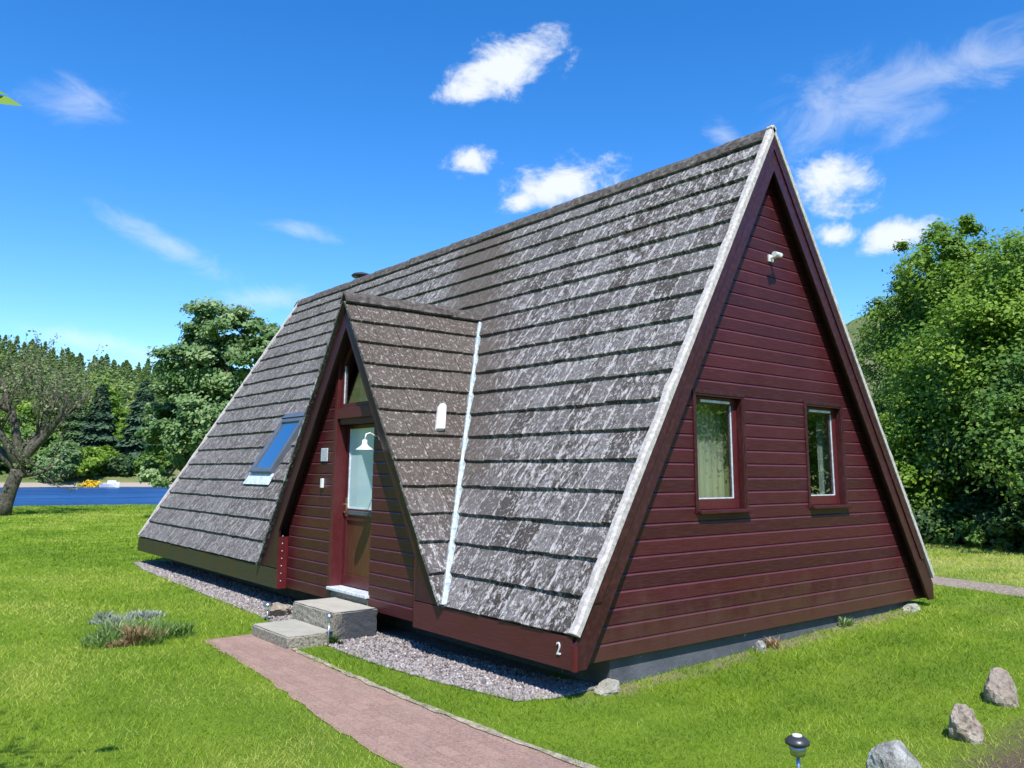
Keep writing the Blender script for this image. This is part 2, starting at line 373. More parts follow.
def path_mat():
    m, nt, p = new_mat('pink_brick_path'); pos = position(nt)
    b = N(nt, 'ShaderNodeTexBrick', Scale=1.0); b.inputs['Brick Width'].default_value = .21; b.inputs['Row Height'].default_value = .105
    b.inputs['Mortar Size'].default_value = .004; b.inputs['Mortar Smooth'].default_value = .6
    b.inputs['Color1'].default_value = (.33, .205, .155, 1); b.inputs['Color2'].default_value = (.255, .155, .12, 1); b.inputs['Mortar'].default_value = (.225, .14, .11, 1)
    mp = N(nt, 'ShaderNodeMapping'); mp.inputs['Rotation'].default_value = (0, 0, R(92)); L(nt, pos, mp.inputs[0]); L(nt, mp.outputs[0], b.inputs[0])
    f = noise(nt, pos, 62, 5, .8); a = noise(nt, pos, 2.5, 5, .6)
    c = mix(nt, mrange(nt, f, .44, .68, 0, .7), b.outputs[0], (.44, .32, .26))
    c = mix(nt, mrange(nt, f, .46, .34, 0, .75), c, (.14, .085, .065))
    c = mix(nt, mrange(nt, a, .5, .75, 0, .4), c, (.36, .27, .21))
    L(nt, c, p.inputs['Base Color']); p.inputs['Roughness'].default_value = .95; bump(nt, math_(nt, 'ADD', f, math_(nt, 'MULTIPLY', b.outputs[1], .25)), p, .006); return m
M['path'] = path_mat()
M['edging'] = plain('tan_stone_edging', (.36, .30, .23), .95, 0, var=.35, scale=20, bmp=.01)
M['earth_path'] = plain('trodden_gravel', (.36, .29, .22), .95, 0, var=.4, scale=30, bmp=.02)
M['gravel_bed'] = plain('gravel_bed', (.20, .18, .17), .95, 0, var=.5, scale=45, bmp=.02)
def pebble_mat():
    m, nt, p = new_mat('pebbles'); rnd = attr(nt, 'rnd')
    L(nt, ramp(nt, rnd, [(0, (.09, .08, .076)), (.4, (.22, .20, .195)), (.75, (.33, .30, .29)), (.9, (.30, .21, .18)), (1, (.55, .52, .50))]).outputs[0], p.inputs['Base Color'])
    p.inputs['Roughness'].default_value = .85; return m
M['pebble'] = pebble_mat()
def stone_mat(name, a, b, c, sc=7.):
    m, nt, p = new_mat(name); pos = N(nt, 'ShaderNodeTexCoord').outputs['Object']
    n1 = noise(nt, pos, sc, 7, .65, .4); n2 = noise(nt, pos, sc * 4, 5, .7)
    col = ramp(nt, n1, [(.32, a), (.5, b), (.68, c)]).outputs[0]
    col = mix(nt, mrange(nt, n2, .56, .68, 0, .5), col, tuple(x * .3 for x in b))
    L(nt, col, p.inputs['Base Color']); p.inputs['Roughness'].default_value = .9
    bump(nt, math_(nt, 'ADD', n1, n2), p, .03); return m
M['stone_tan'] = stone_mat('tan_boulder', (.20, .15, .115), (.36, .30, .24), (.50, .44, .38))
M['stone_grey'] = stone_mat('lichen_boulder', (.17, .17, .155), (.36, .36, .33), (.62, .63, .60), 9)
M['stone_pale'] = stone_mat('pale_stone', (.24, .24, .19), (.38, .37, .31), (.50, .48, .42))
def water_mat():
    m, nt, p = new_mat('loch_water'); pos = position(nt)
    p.inputs['Base Color'].default_value = (.004, .030, .12, 1); p.inputs['Roughness'].default_value = .3; p.inputs['Specular IOR Level'].default_value = .3
    p.inputs['IOR'].default_value = 1.33
    w = noise(nt, mapping(nt, pos, (1.3, .9, 1)), 1., 5, .6)
    w2 = noise(nt, mapping(nt, pos, (.05, .45, 1)), 1., 6, .7)
    L(nt, ramp(nt, w2, [(.38, (.005, .040, .15)), (.62, (.035, .13, .36))]).outputs[0], p.inputs['Base Color'])
    bump(nt, w, p, .9, 1.); return m
M['water'] = water_mat()

# ------------------------------------------------------------------ terrain
NLX, NLY = .17, .985
def ground_z(x, y):
    x = np.asarray(x, float); y = np.asarray(y, float)
    z = -.165 + .03 * np.clip(x, -2.5, 6)
    far_lawn = smooth(12, 24, y) * smooth(25, 5, x)
    z = z * (1 - far_lawn) + (-.24) * far_lawn
    q = (x - CAM.x) * NLX + (y - CAM.y) * NLY
    p = (x - CAM.x) * NLY - (y - CAM.y) * NLX
    wob = 1.1 * np.sin(p * .11 + 1) + .5 * np.sin(p * .31)
    lake = smooth(46.5, 50, q + .1 * wob) * smooth(75, 45, p)
    z = z - 2.6 * lake
    fs = 139 + 2.2 * wob
    z = z + 2.35 * smooth(fs, fs + 14, q) * smooth(75, 45, p)
    az = np.degrees(np.arctan2(p, q))
    ridge = np.interp(az, [-60, -20, -12, -4, 5, 14, 30, 45, 52, 58, 75], [68, 57, 50, 39, 34.5, 31, 26, 30, 52, 62, 60])
    d = np.hypot(x - CAM.x, y - CAM.y)
    d0 = np.interp(az, [-60, 20, 40, 48, 90], [150, 150, 80, 42, 42]); d1 = np.interp(az, [-60, 20, 44, 90], [320, 320, 290, 290])
    t = np.clip((d - d0) / (d1 - d0), 0, 1.6)
    h = ridge * np.where(t < 1, t ** 1.15, 1 - .15 * (t - 1))
    bumps = (np.sin(x * .05 + 1) * np.cos(y * .043) + .5 * np.sin(x * .13 - y * .09)) * np.clip((d - d0) / 80, 0, 1) * 1.2
    return z + h + bumps
def make_ground():
    th = np.linspace(-math.pi, math.pi, 361)[:-1]
    rad = np.concatenate([[.0], np.linspace(.6, 12, 26), np.geomspace(12.8, 60, 46), np.geomspace(61.5, 900, 74)])
    ox, oy = -4., 0.
    RR, TT = np.meshgrid(rad, th, indexing='ij')
    x = ox + RR * np.cos(TT); y = oy + RR * np.sin(TT); z = ground_z(x, y)
    n = len(th); v = np.stack([x, y, z], -1).reshape(-1, 3)
    i, k = np.meshgrid(np.arange(len(rad) - 1), np.arange(n), indexing='ij'); k2 = (k + 1) % n
    f = np.stack([i * n + k, (i + 1) * n + k, (i + 1) * n + k2, i * n + k2], -1).reshape(-1, 4)
    me = np_mesh('ground', v, f); o = link('ground', me, M['ground'], smooth=True); tag(o, kind='structure')
make_ground()
w = MB(); ax = lambda q, p: (CAM.x + q * NLX + p * NLY, CAM.y + q * NLY - p * NLX, -1.25)
w.face([ax(44, -400), ax(44, 90), ax(190, 90), ax(190, -400)])
tag(w.build('water', M['water']), kind='structure')
def strip(name, left, right, mat, up=.006, sub=10):
    mb = MB(); pts = []
    for (a, b) in zip(left, right): pts.append((Vector(a), Vector(b)))
    def P(v): return (v.x, v.y, float(ground_z(v.x, v.y)) + up)
    rng = random.Random(3)
    rows = []
    for (a0, b0), (a1, b1) in zip(pts[:-1], pts[1:]):
        for i in range(sub):
            t = i / sub; rows.append((a0.lerp(a1, t), b0.lerp(b1, t)))
    rows.append(pts[-1])
    rows = [(a + Vector((rng.uniform(-.018, .018), rng.uniform(-.01, .01))), b + Vector((rng.uniform(-.012, .012), 0))) for a, b in rows]
    for (a0, b0), (a1, b1) in zip(rows[:-1], rows[1:]):
        mb.face([P(a0), P(b0), P(b1), P(a1)])
    o = mb.build(name, mat); tag(o, kind='structure'); return o
PATH_L = [(-4.43, 4.2), (-4.48, 3.3), (-4.54, 2.33), (-4.63, 1.4), (-4.71, .7), (-4.75, -.3), (-4.78, -2), (-4.8, -6)]
PATH_R = [(-3.9, 4.2), (-3.89, 3.3), (-3.93, 2.33), (-3.95, 1.4), (-3.95, .7), (-3.93, -.3), (-3.85, -1.6), (-3.8, -6)]
strip('path', PATH_L, PATH_R, M['path'])
strip('path_edging', [(a - .012, b) for a, b in PATH_R], [(a + .045, b) for a, b in PATH_R], M['edging'], up=.012)
strip('earth_path', [(4.75, 14), (4.75, 4), (4.62, 1.0), (4.32, -.5), (3.95, -3), (3.8, -9)], [(5.5, 14), (5.5, 4), (5.38, 1.1), (5.12, -.2), (4.75, -3), (4.6, -9)], M['earth_path'])
GRAV_L = [(-3.0, 12.6), (-3.18, 11.0), (-3.25, 9.4), (-3.33, 6.8), (-3.36, 5.4), (-3.45, 4.5), (-3.5, 3.3), (-3.52, 2.2), (-3.43, 1.24), (-3.27, .36), (-2.95, .22)]
GRAV_R = [(-2.5, 12.3), (-2.47, 11.0), (-2.47, 9.4), (-2.47, 6.8), (-2.47, 5.4), (-2.47, 4.5), (-2.47, 3.3), (-2.47, 2.2), (-2.47, 1.24), (-2.62, .40), (-2.8, .26)]
strip('gravel_bed', GRAV_L, GRAV_R, M['gravel_bed'], up=.005)

def gravel_left(y): return np.interp(y, [p[1] for p in GRAV_L][::-1], [p[0] for p in GRAV_L][::-1])
def make_pebbles():
    n = 17000
    y = .24 + (12.3 - .24) * RNG.random(n) ** 1.6; xl = gravel_left(y)
    x = xl - .03 + (.80) * RNG.random(n) ** 1.3
    keep = (x < -2.48); x, y = x[keep], y[keep]; n = len(x)
    base = np.array([[1, 0, 0], [-1, 0, 0], [0, 1, 0], [0, -1, 0], [0, 0, 1], [0, 0, -1]], float)
    fc = np.array([[0, 2, 4], [2, 1, 4], [1, 3, 4], [3, 0, 4], [2, 0, 5], [1, 2, 5], [3, 1, 5], [0, 3, 5]])
    s = (.009 + .012 * RNG.random((n, 1, 1))) * (1 + .025 * (y[:, None, None] + 2)) * np.array([1, 1, .75])
    a = RNG.random(n) * 6.283
    v = base[None] * s * (1 + .5 * (RNG.random((n, 6, 3)) - .5)) + (RNG.random((n, 6, 3)) - .5) * .008
    c, sn = np.cos(a)[:, None], np.sin(a)[:, None]
    vx = v[..., 0] * c - v[..., 1] * sn; vy = v[..., 0] * sn + v[..., 1] * c
    z = ground_z(x, y)
    V = np.stack([vx + x[:, None], vy + y[:, None], v[..., 2] + z[:, None] + .009], -1).reshape(-1, 3)
    F = (fc[None] + (np.arange(n) * 6)[:, None, None]).reshape(-1, 3)
    o = link('gravel', np_mesh('gravel', V, F, np.repeat(RNG.random(n), 8)), M['pebble'])
    tag(o, 'pale mixed gravel spread along the foot of the chalet', 'gravel', kind='stuff')
make_pebbles()

def inside_path(x, y, m=0.):
    l = np.interp(y, [p[1] for p in PATH_L][::-1], [p[0] for p in PATH_L][::-1]); r = np.interp(y, [p[1] for p in PATH_R][::-1], [p[0] for p in PATH_R][::-1])
    return (y < 4.2 + m) & (x > l - m) & (x < r + m)
def make_grass():
    out = []
    tgt = 480000
    n = 6200000
    x = -10 + 24 * RNG.random(n); y = -5.5 + 49 * RNG.random(n)
    d = np.hypot(x - CAM.x, y - CAM.y)
    dens = np.clip((5.0 / np.maximum(d, 3.5)) ** 1.35, 0, 1)
    # only ground in front of the photographer (with a wide margin to both sides)
    az = np.degrees(np.arctan2(y - CAM.y, x - CAM.x)) - math.degrees(YAW)
    keep = (RNG.random(n) < dens) & (np.abs(az) < 52) & (d > 2.2)
    keep &= ((x - CAM.x) * NLX + (y - CAM.y) * NLY) < 46.5
    keep &= ~((x > -3.02) & (x < 3.2) & (y > .2) & (y < 12.2))
    keep &= ~((y > .2) & (y < 12.6) & (x > gravel_left(y) + .02) & (x < -2.4))
    keep &= ~inside_path(x, y, -.03 + .0)
    keep &= ~((x > -3.98) & (x < -2.8) & (y > 3.16) & (y < 4.3))
    keep &= ~((x > 4.0 - .02 + .0) & (np.abs(x - np.interp(y, [-9, -3, -.4, 1, 4, 14], [4.2, 4.35, 4.72, 5.0, 5.12, 5.12])) < .36))
    soil = np.sqrt(.5 * (x + 1.45) ** 2 + 1.6 * (y + 3.05) ** 2) + .9 * (RNG.random(n) - .5)
    keep &= (soil > .80)
    idx = np.nonzero(keep)[0]
    if len(idx) > tgt: idx = RNG.choice(idx, tgt, replace=False)
    x, y, d = x[idx], y[idx], d[idx]; n = len(x)
    lod = np.clip(d / 6., 1, 6.5)
    def vn(x, y, f, sd):
        g = np.random.default_rng(sd).random((64, 64)); X = x * f + 100; Y = y * f + 100
        i, j = np.floor(X).astype(int), np.floor(Y).astype(int); u, v = X - i, Y - j; u = u * u * (3 - 2 * u); v = v * v * (3 - 2 * v)
        G = lambda a, b: g[a % 64, b % 64]
        return (G(i, j) * (1 - u) + G(i + 1, j) * u) * (1 - v) + (G(i, j + 1) * (1 - u) + G(i + 1, j + 1) * u) * v
    patch = .45 * vn(x, y, .9, 1) + .33 * vn(x, y, 2.6, 2) + .22 * vn(x, y, 6.5, 3)
    h = (.020 + .020 * RNG.random(n)) * (1 + .12 * (lod - 1)) * (.55 + .9 * vn(x, y, 1.9, 5))
    wd = (.0038 + .003 * RNG.random(n)) * lod
    a = RNG.random(n) * 6.283; lean = (.35 + 1.25 * RNG.random(n)) * h; la = RNG.random(n) * 6.283
    z = ground_z(x, y)
    c, s = np.cos(a) * wd / 2, np.sin(a) * wd / 2
    A = np.stack([x - c, y - s, z], -1); B = np.stack([x + c, y + s, z], -1); T = np.stack([x + lean * np.cos(la), y + lean * np.sin(la), z + h], -1)
    V = np.stack([A, B, T], 1).reshape(-1, 3); F = np.arange(n * 3).reshape(-1, 3)
    stripe = .5 + .5 * np.sin((y + .10 * x) * 7.2 + 3.0 * vn(x, y, .5, 4)) * smooth(-4.5, -2.5, x)
    dry = smooth(5.2, 7.5, x) * .40
    r = np.clip(-.12 + .42 * RNG.random(n) + .95 * patch + .32 * stripe - .19 + dry + .45 * (vn(x, y, .33, 7) - .5) + .5 * smooth(.72, .86, vn(x, y, 1.3, 8)) * RNG.random(n), 0, 1)
    o = link('grass', np_mesh('grass', V, F, r), M['grass'])
    tag(o, 'short mown bright green lawn grass around the chalet', 'grass', kind='stuff')
make_grass()

# ------------------------------------------------------------------ the chalet
S_, HW, ZA, LEN, HIN = 1.66365, 3.1328, 5.2119, 12.2607, .2477      # roof slope, half width, apex, length, barge width
XF = -3.0184; OV = .132; XW = XF + OV
YD, ZD, SD, HD = 4.0454, 3.5617, 1.5030, .2172                      # dormer ridge y, apex, slope, barge offset
Y1, Y2 = 5.709, 2.3296
CA, SA = 1 / math.hypot(1, S_), S_ / math.hypot(1, S_)              # cos, sin of roof pitch
CD, SDN = 1 / math.hypot(1, SD), SD / math.hypot(1, SD)
house = thing('chalet', 'dark red A-frame timber chalet with grey lichen covered tiled roof and gabled porch', 'chalet', (0, 0, 0))

def pt_main(side):          # (along y, up-slope t, normal n) -> world ; t = 0 at z = 0 of the barge line
    def f(a, t, n):
        x = -HW + t * CA - n * SA; z = t * SA + n * CA
        return (x, a, z) if side < 0 else (-x, a, z)
    return f
def pt_dorm(side):          # a along x ; t down from the dormer ridge
    def f(a, t, n):
        y = YD + side * (t * CD + n * SDN); z = ZD - t * SDN + n * CD
        return (a, y, z)
    return f
# valley lines in plan, at the tile tops
def dz(n): return n / CA
VT = (-HW + (ZD + .05 / CD - .05 / CA) / S_, YD)
VB_x = -3.03; VB_z = S_ * (VB_x + HW) + .05 / CA
VB_R = (VB_x, YD - (ZD + .05 / CD - VB_z) / SD); VB_L = (VB_x, YD + (ZD + .05 / CD - VB_z) / SD)
def cut_plane(A, B):
    d = Vector((B[0] - A[0], B[1] - A[1], 0)); nrm = Vector((d.y, -d.x, 0)).normalized(); return Vector((A[0], A[1], 0)), nrm
def clip_mesh(me, keepers):
    """keepers: list of lists of (co, no) ; geometry on the negative side of each plane of a list is kept, results are joined"""
    res = bmesh.new()
    for planes in keepers:
        b = bmesh.new(); b.from_mesh(me)
        for co, no in planes:
            geom = b.verts[:] + b.edges[:] + b.faces[:]
            bmesh.ops.bisect_plane(b, geom=geom, plane_co=co, plane_no=no, clear_outer=True)
        t = bpy.data.meshes.new('tmp'); b.to_mesh(t); b.free(); res.from_mesh(t); bpy.data.meshes.remove(t)
    res.to_mesh(me); res.free(); me.update()
def sign_plane(A, B, inside):        # plane whose negative side holds the point `inside`
    co, no = cut_plane(A, B)
    if (Vector((*inside, 0)) - co).dot(no) > 0: no = -no
    return co, no
PR_out = sign_plane(VT, VB_R, (-3, 0)); PR_in = (PR_out[0], -PR_out[1])
PL_out = sign_plane(VT, VB_L, (-3, 9)); PL_in = (PL_out[0], -PL_out[1])

def tiles(fn, a0, a1, t0, t1, gauge, width, top=.05, flip=False, seed=1, sag=.004):
    rng = random.Random(seed); mb = MB(); uvt = []
    rows = int(math.ceil((t1 - t0) / gauge - .05))
    g = (t1 - t0) / rows
    for i in range(rows):
        # t is up-slope for the main roof, down-slope for the dormer (flip)
        lo = t0 + i * g; hi = min(lo + g + .05, t1 + .0)
        if flip: lo, hi = t1 - i * g, max(t1 - (i + 1) * g - .05, t0)
        off = (i % 2) * width * .5 + rng.uniform(-.01, .01)
        k = a0 - off; wav = rng.uniform(-.003, .003)
        while k < a1 - .01:
            x0, x1 = max(k, a0) + .0045, min(k + width, a1) - .0045
            if x1 - x0 > .015:
                j = rng.uniform(-.004, .006); r = rng.random(); sk = rng.uniform(-.004, .004); dl = rng.uniform(-.004, .004) * (3 if rng.random() < .06 else 1); th = .046
                up = .9 if rng.random() > .03 else 1.3
                n_lo, n_hi = top + .006 + j, top - .034 + j * .5
                c = [(x0, lo + sk + wav + dl, n_lo - th), (x1, lo - sk + wav + dl, n_lo - th), (x1, hi, n_hi - .012), (x0, hi, n_hi - .012),
                     (x0, lo + sk + wav + dl, n_lo), (x1, lo - sk + wav + dl, n_lo + sk * .3), (x1, hi, n_hi), (x0, hi, n_hi)]
                u0 = (x0, lo); uv = [(p[0], p[1]) for p in c]
                mb.hexa([fn(*p) for p in c], r, None, uv)
                for q in ((0, 3, 2, 1), (4, 5, 6, 7), (0, 1, 5, 4), (1, 2, 6, 5), (2, 3, 7, 6), (3, 0, 4, 7)):
                    for ii in q: uvt += [(c[ii][0] - k) / width, i]
            k += width
    return mb, uvt
def build_tiles(name, mb, uvt, mat, keep=None):
    o = mb.build(name, mat, house, recalc=False)
    ul = o.data.uv_layers.new(name='tile'); ul.data.foreach_set('uv', uvt)
    o.data.uv_layers['UVMap'].active_render = True
    bm = bmesh.new(); bm.from_mesh(o.data); bmesh.ops.recalc_face_normals(bm, faces=bm.faces); bm.to_mesh(o.data); bm.free()
    if keep: clip_mesh(o.data, keep)
    return o
T0, T1 = .135, ZA / SA - .02
T0 = .287
mb, ut = tiles(pt_main(-1), .05, LEN - .03, T0, T1, .335, .30, seed=2)
build_tiles('roof_tiles', mb, ut, M['tile'], [[PR_out], [PR_in, PL_out]])
mb, ut = tiles(pt_main(1), .05, LEN - .03, T0, T1, .335, .30, seed=3)
build_tiles('roof_tiles', mb, ut, M['tile'])
DT1 = (ZD - .27) / SDN + .02
mb, ut = tiles(pt_dorm(-1), -3.075, -.9, .02, DT1, .335, .30, seed=4, flip=True)
build_tiles('porch_roof_tiles', mb, ut, M['tile_moss'], [[PR_in]])
mb, ut = tiles(pt_dorm(1), -3.075, -.9, .02, DT1, .335, .30, seed=5, flip=True)
build_tiles('porch_roof_tiles', mb, ut, M['tile'], [[PL_in]])
# decks under the tiles (their undersides are the dark soffits)
def deck(fn, a0, a1, t0, t1, n0, n1, keep=None, name='roof_deck', mat='soffit'):
    m = MB(); m.hexa([fn(*p) for p in ((a0, t0, n0), (a1, t0, n0), (a1, t1, n0), (a0, t1, n0), (a0, t0, n1), (a1, t0, n1), (a1, t1, n1), (a0, t1, n1))])
    o = m.build(name, M[mat], house)
    if keep: clip_mesh(o.data, keep)
    return o
deck(pt_main(-1), .036, LEN - .036, .325, ZA / SA - .06, -.085, .008, [[PR_out], [PR_in, PL_out]])
deck(pt_main(1), .036, LEN - .036, .325, ZA / SA - .06, -.085, .008)
deck(pt_dorm(-1), XF + .034, -1.0, .06, DT1 - .1, -.075, .008, [[PR_in]], 'porch_roof_deck')
deck(pt_dorm(1), XF + .034, -1.0, .06, DT1 - .1, -.075, .008, [[PL_in]], 'porch_roof_deck')
deck(pt_main(-1), .25, LEN - .25, .3, ZA / SA - .2, -.10, -.095, [[PR_out], [PR_in, PL_out]], 'room_lining', 'room')
deck(pt_main(1), .25, LEN - .25, .3, ZA / SA - .2, -.10, -.095, None, 'room_lining', 'room')
m = MB(); m.box(-2.8, 2.8, .3, LEN - .3, .03, .06); m.build('room_floor', M['floor'], house)
m = MB(); m.prism([(-2.8, .07), (2.8, .07), (0, 4.7)], lambda a, b, d: (a, d, b), 3.1, 3.14); m.build('room_wall', M['room'], house)

# ridge caps
def ridge_line(name, P0, P1, wdt, drop, seed):
    rng = random.Random(seed); mb = MB(); P0, P1 = Vector(P0), Vector(P1); d = P1 - P0; n = max(1, int(d.length / .42)); side = Vector((-d.y, d.x, 0)).normalized()
    for i in range(n):
        a = P0 + d * (i / n); b = P0 + d * ((i + 1) / n + .012); j = rng.uniform(-.004, .012)
        pr = [(-wdt, -drop), (-wdt * .55, -drop * .35), (0, 0.012), (wdt * .55, -drop * .35), (wdt, -drop)]
        inn = [(x * .86, z - .02) for x, z in pr[::-1]]
        ring = pr + inn; base = len(mb.v)
        for q in (a, b):
            for x, z in ring: mb.v.append(tuple(q + side * x + Vector((0, 0, z + j + (.008 if q is b else 0)))))
        m_ = len(ring); r = rng.random()
        fs = [tuple(base + k for k in range(m_)), tuple(base + m_ + k for k in range(m_))[::-1]] + [(base + k, base + (k + 1) % m_, base + m_ + (k + 1) % m_, base + m_ + k) for k in range(m_)]
        for q in fs: mb.f.append(q); mb.r.append(r); mb.uv.append([(0, 0)] * len(q))
    return mb.build(name, M['ridge'], house)
ridge_line('ridge_tiles', (0, .06, ZA + .082), (0, LEN - .04, ZA + .082), .11, .15, 6)
ridge_line('porch_ridge_tiles', (-3.07, YD, ZD + .10), (VT[0] - .02, YD, ZD + .10), .09, .115, 7)

# verge mortar: pale fillet along the gable ends
def verge(side, y0, y1, name='verge_mortar'):
    rng = random.Random(int(side * 10 + y0 * 3) + 50); f = pt_main(side); mb = MB(); n = 46
    t = np.linspace(T0 + .01, (ZA + .08) / SA, n)
    for i in range(n - 1):
        pass
    ring_prev = None
    for i in range(n):
        e = rng.uniform(-.007, .007); u = rng.uniform(-.008, .008)
        sgn = 1 if y1 > y0 else -1
        ring = [f(y0, t[i], .004), f(y0, t[i], .052 + e), f(y0 + sgn * .025, t[i], .068 + e), f(y1 + u, t[i], .064 + e), f(y1 + u, t[i], .004)]
        b = len(mb.v); mb.v += ring
        if ring_prev is not None:
            for k in range(5):
                mb.f.append((ring_prev + k, ring_prev + (k + 1) % 5, b + (k + 1) % 5, b + k)); mb.r.append(.5); mb.uv.append([(0, 0)] * 4)
        else: mb.f.append(tuple(b + k for k in range(5))); mb.r.append(.5); mb.uv.append([(0, 0)] * 5)
        ring_prev = b
    mb.f.append(tuple(ring_prev + k for k in range(5))); mb.r.append(.5); mb.uv.append([(0, 0)] * 5)
    return mb.build(name, M['mortar'], house)
for s in (-1, 1): verge(s, -.028, .050); verge(s, LEN + .028, LEN - .050)

# gable bargeboards: broad board with a narrow capping board
def barge(side, y0, y1, yc):
    x = lambda v: v * -side
    m = MB(); pts = [(XF, .003), (-HW + HIN, .003), (-.001, ZA - HIN * S_), (-.001, ZA - .004), (XF, S_ * (XF + HW) - .004)]
    m.prism([(x(a), b) for a, b in pts], lambda a, b, d: (a, d, b), y0, y1)
    o = m.build('bargeboard', M['barge'], house, bevel=.004)
    c = MB(); k = .085 / SA
    pts = [(-HW + (.62) / S_ , .60), (-HW + .62 / S_ + k, .60), (-.0015, ZA - k * S_), (-.0015, ZA - .006)]
    pts = [(-2.83, S_ * (-2.83 + HW) - .006), (-2.83 + k, S_ * (-2.83 + HW) - .006), (-.0015, ZA - k * S_), (-.0015, ZA - .006)]
    c.prism([(x(a), b) for a, b in pts], lambda a, b, d: (a, d, b), yc, yc + (.016 if yc < y0 else -.016))
    c.build('capping_board', M['barge'], o, bevel=.003)
for s in (-1, 1):
    barge(s, 0, .03, -.016); barge(s, LEN, LEN - .03, LEN + .016)

# weatherboards with real V grooves
PITCHB = .1345
def cladding(name, mat, zmin, zmax, edges, holes, to_world, cuts=()):
    """edges(z)->(h0,h1); holes: (h0,h1,z0,z1); to_world(h,z,d) with d outward"""
    lv = [(zmin, 0.)]; k = 0
    while True:
        z = zmin + (k + 1) * PITCHB
        if z > zmax: break
        lv += [(z - .022, 0.), (z - .012, -.004), (z, -.010), (z + .003, -.001)]; k += 1
    lv.append((zmax, 0.))
    ex = sorted({z for h in holes for z in h[2:]} | set(cuts))
    for z in ex:
        for i in range(len(lv) - 1):
            if lv[i][0] + 1e-5 < z < lv[i + 1][0] - 1e-5:
                t = (z - lv[i][0]) / (lv[i + 1][0] - lv[i][0]); lv.insert(i + 1, (z, lv[i][1] * (1 - t) + lv[i + 1][1] * t)); break
    mb = MB(); rng = random.Random(9); rnds = [rng.random() for _ in range(200)]
    joints = {}
    for (z0, d0), (z1, d1) in zip(lv[:-1], lv[1:]):
        a0, a1 = edges(z0); b0, b1 = edges(z1); zm = (z0 + z1) / 2; bi = int((zm - zmin) / PITCHB); bevel_light = 2. if (d1 < d0 and d0 == 0.) else 0.  # also marks bevel faces for the painted pale highlight
        if a1 - a0 < .004 and b1 - b0 < .004: continue
        if b1 < b0: b0 = b1 = (b0 + b1) / 2
        cs = sorted([(h[0], h[1]) for h in holes if h[2] - 1e-6 <= zm <= h[3] + 1e-6])
        segs = []; p0, p1 = a0, b0
        for h0, h1 in cs:
            if h0 > min(p0, p1): segs.append((p0, min(h0, a1), p1, min(h0, b1)))
            p0, p1 = max(h1, p0), max(h1, p1)
        if p0 < a1 or p1 < b1: segs.append((p0, a1, p1, b1))
        for q0, q1, s0, s1 in segs:
            if q1 - q0 < .001 and s1 - s0 < .001: continue
            q1, s1 = max(q1, q0), max(s1, s0)
            mb.face([to_world(q0, z0, d0), to_world(q1, z0, d0), to_world(s1, z1, d1), to_world(s0, z1, d1)], bevel_light or rnds[bi])
    o = mb.build(name, mat, house, recalc=False)
    return o
GI = .088 / SA       # inset of the wall from the barge line
def gable_edges(z): h = max(0, HW - GI - z / S_); return -h, h
WIN = [(-1.305, -.585, 1.175, 2.262), (.60, 1.30, 1.178, 2.262)]
cladding('gable_wall', M['clad_x'], 0.002, (HW - GI) * S_ - .01, gable_edges, WIN, lambda h, z, d: (h, OV - d, z))
BWIN = [(-1.6, -.4, .9, 2.3), (.4, 1.6, .9, 2.3)]
cladding('back_wall', M['clad_x'], 0.002, (HW - GI) * S_ - .01, gable_edges, [], lambda h, z, d: (-h, LEN - OV + d, z))
m = MB(); m.box(-2.7, -2.62, .0, .0, 0, 0) if False else None

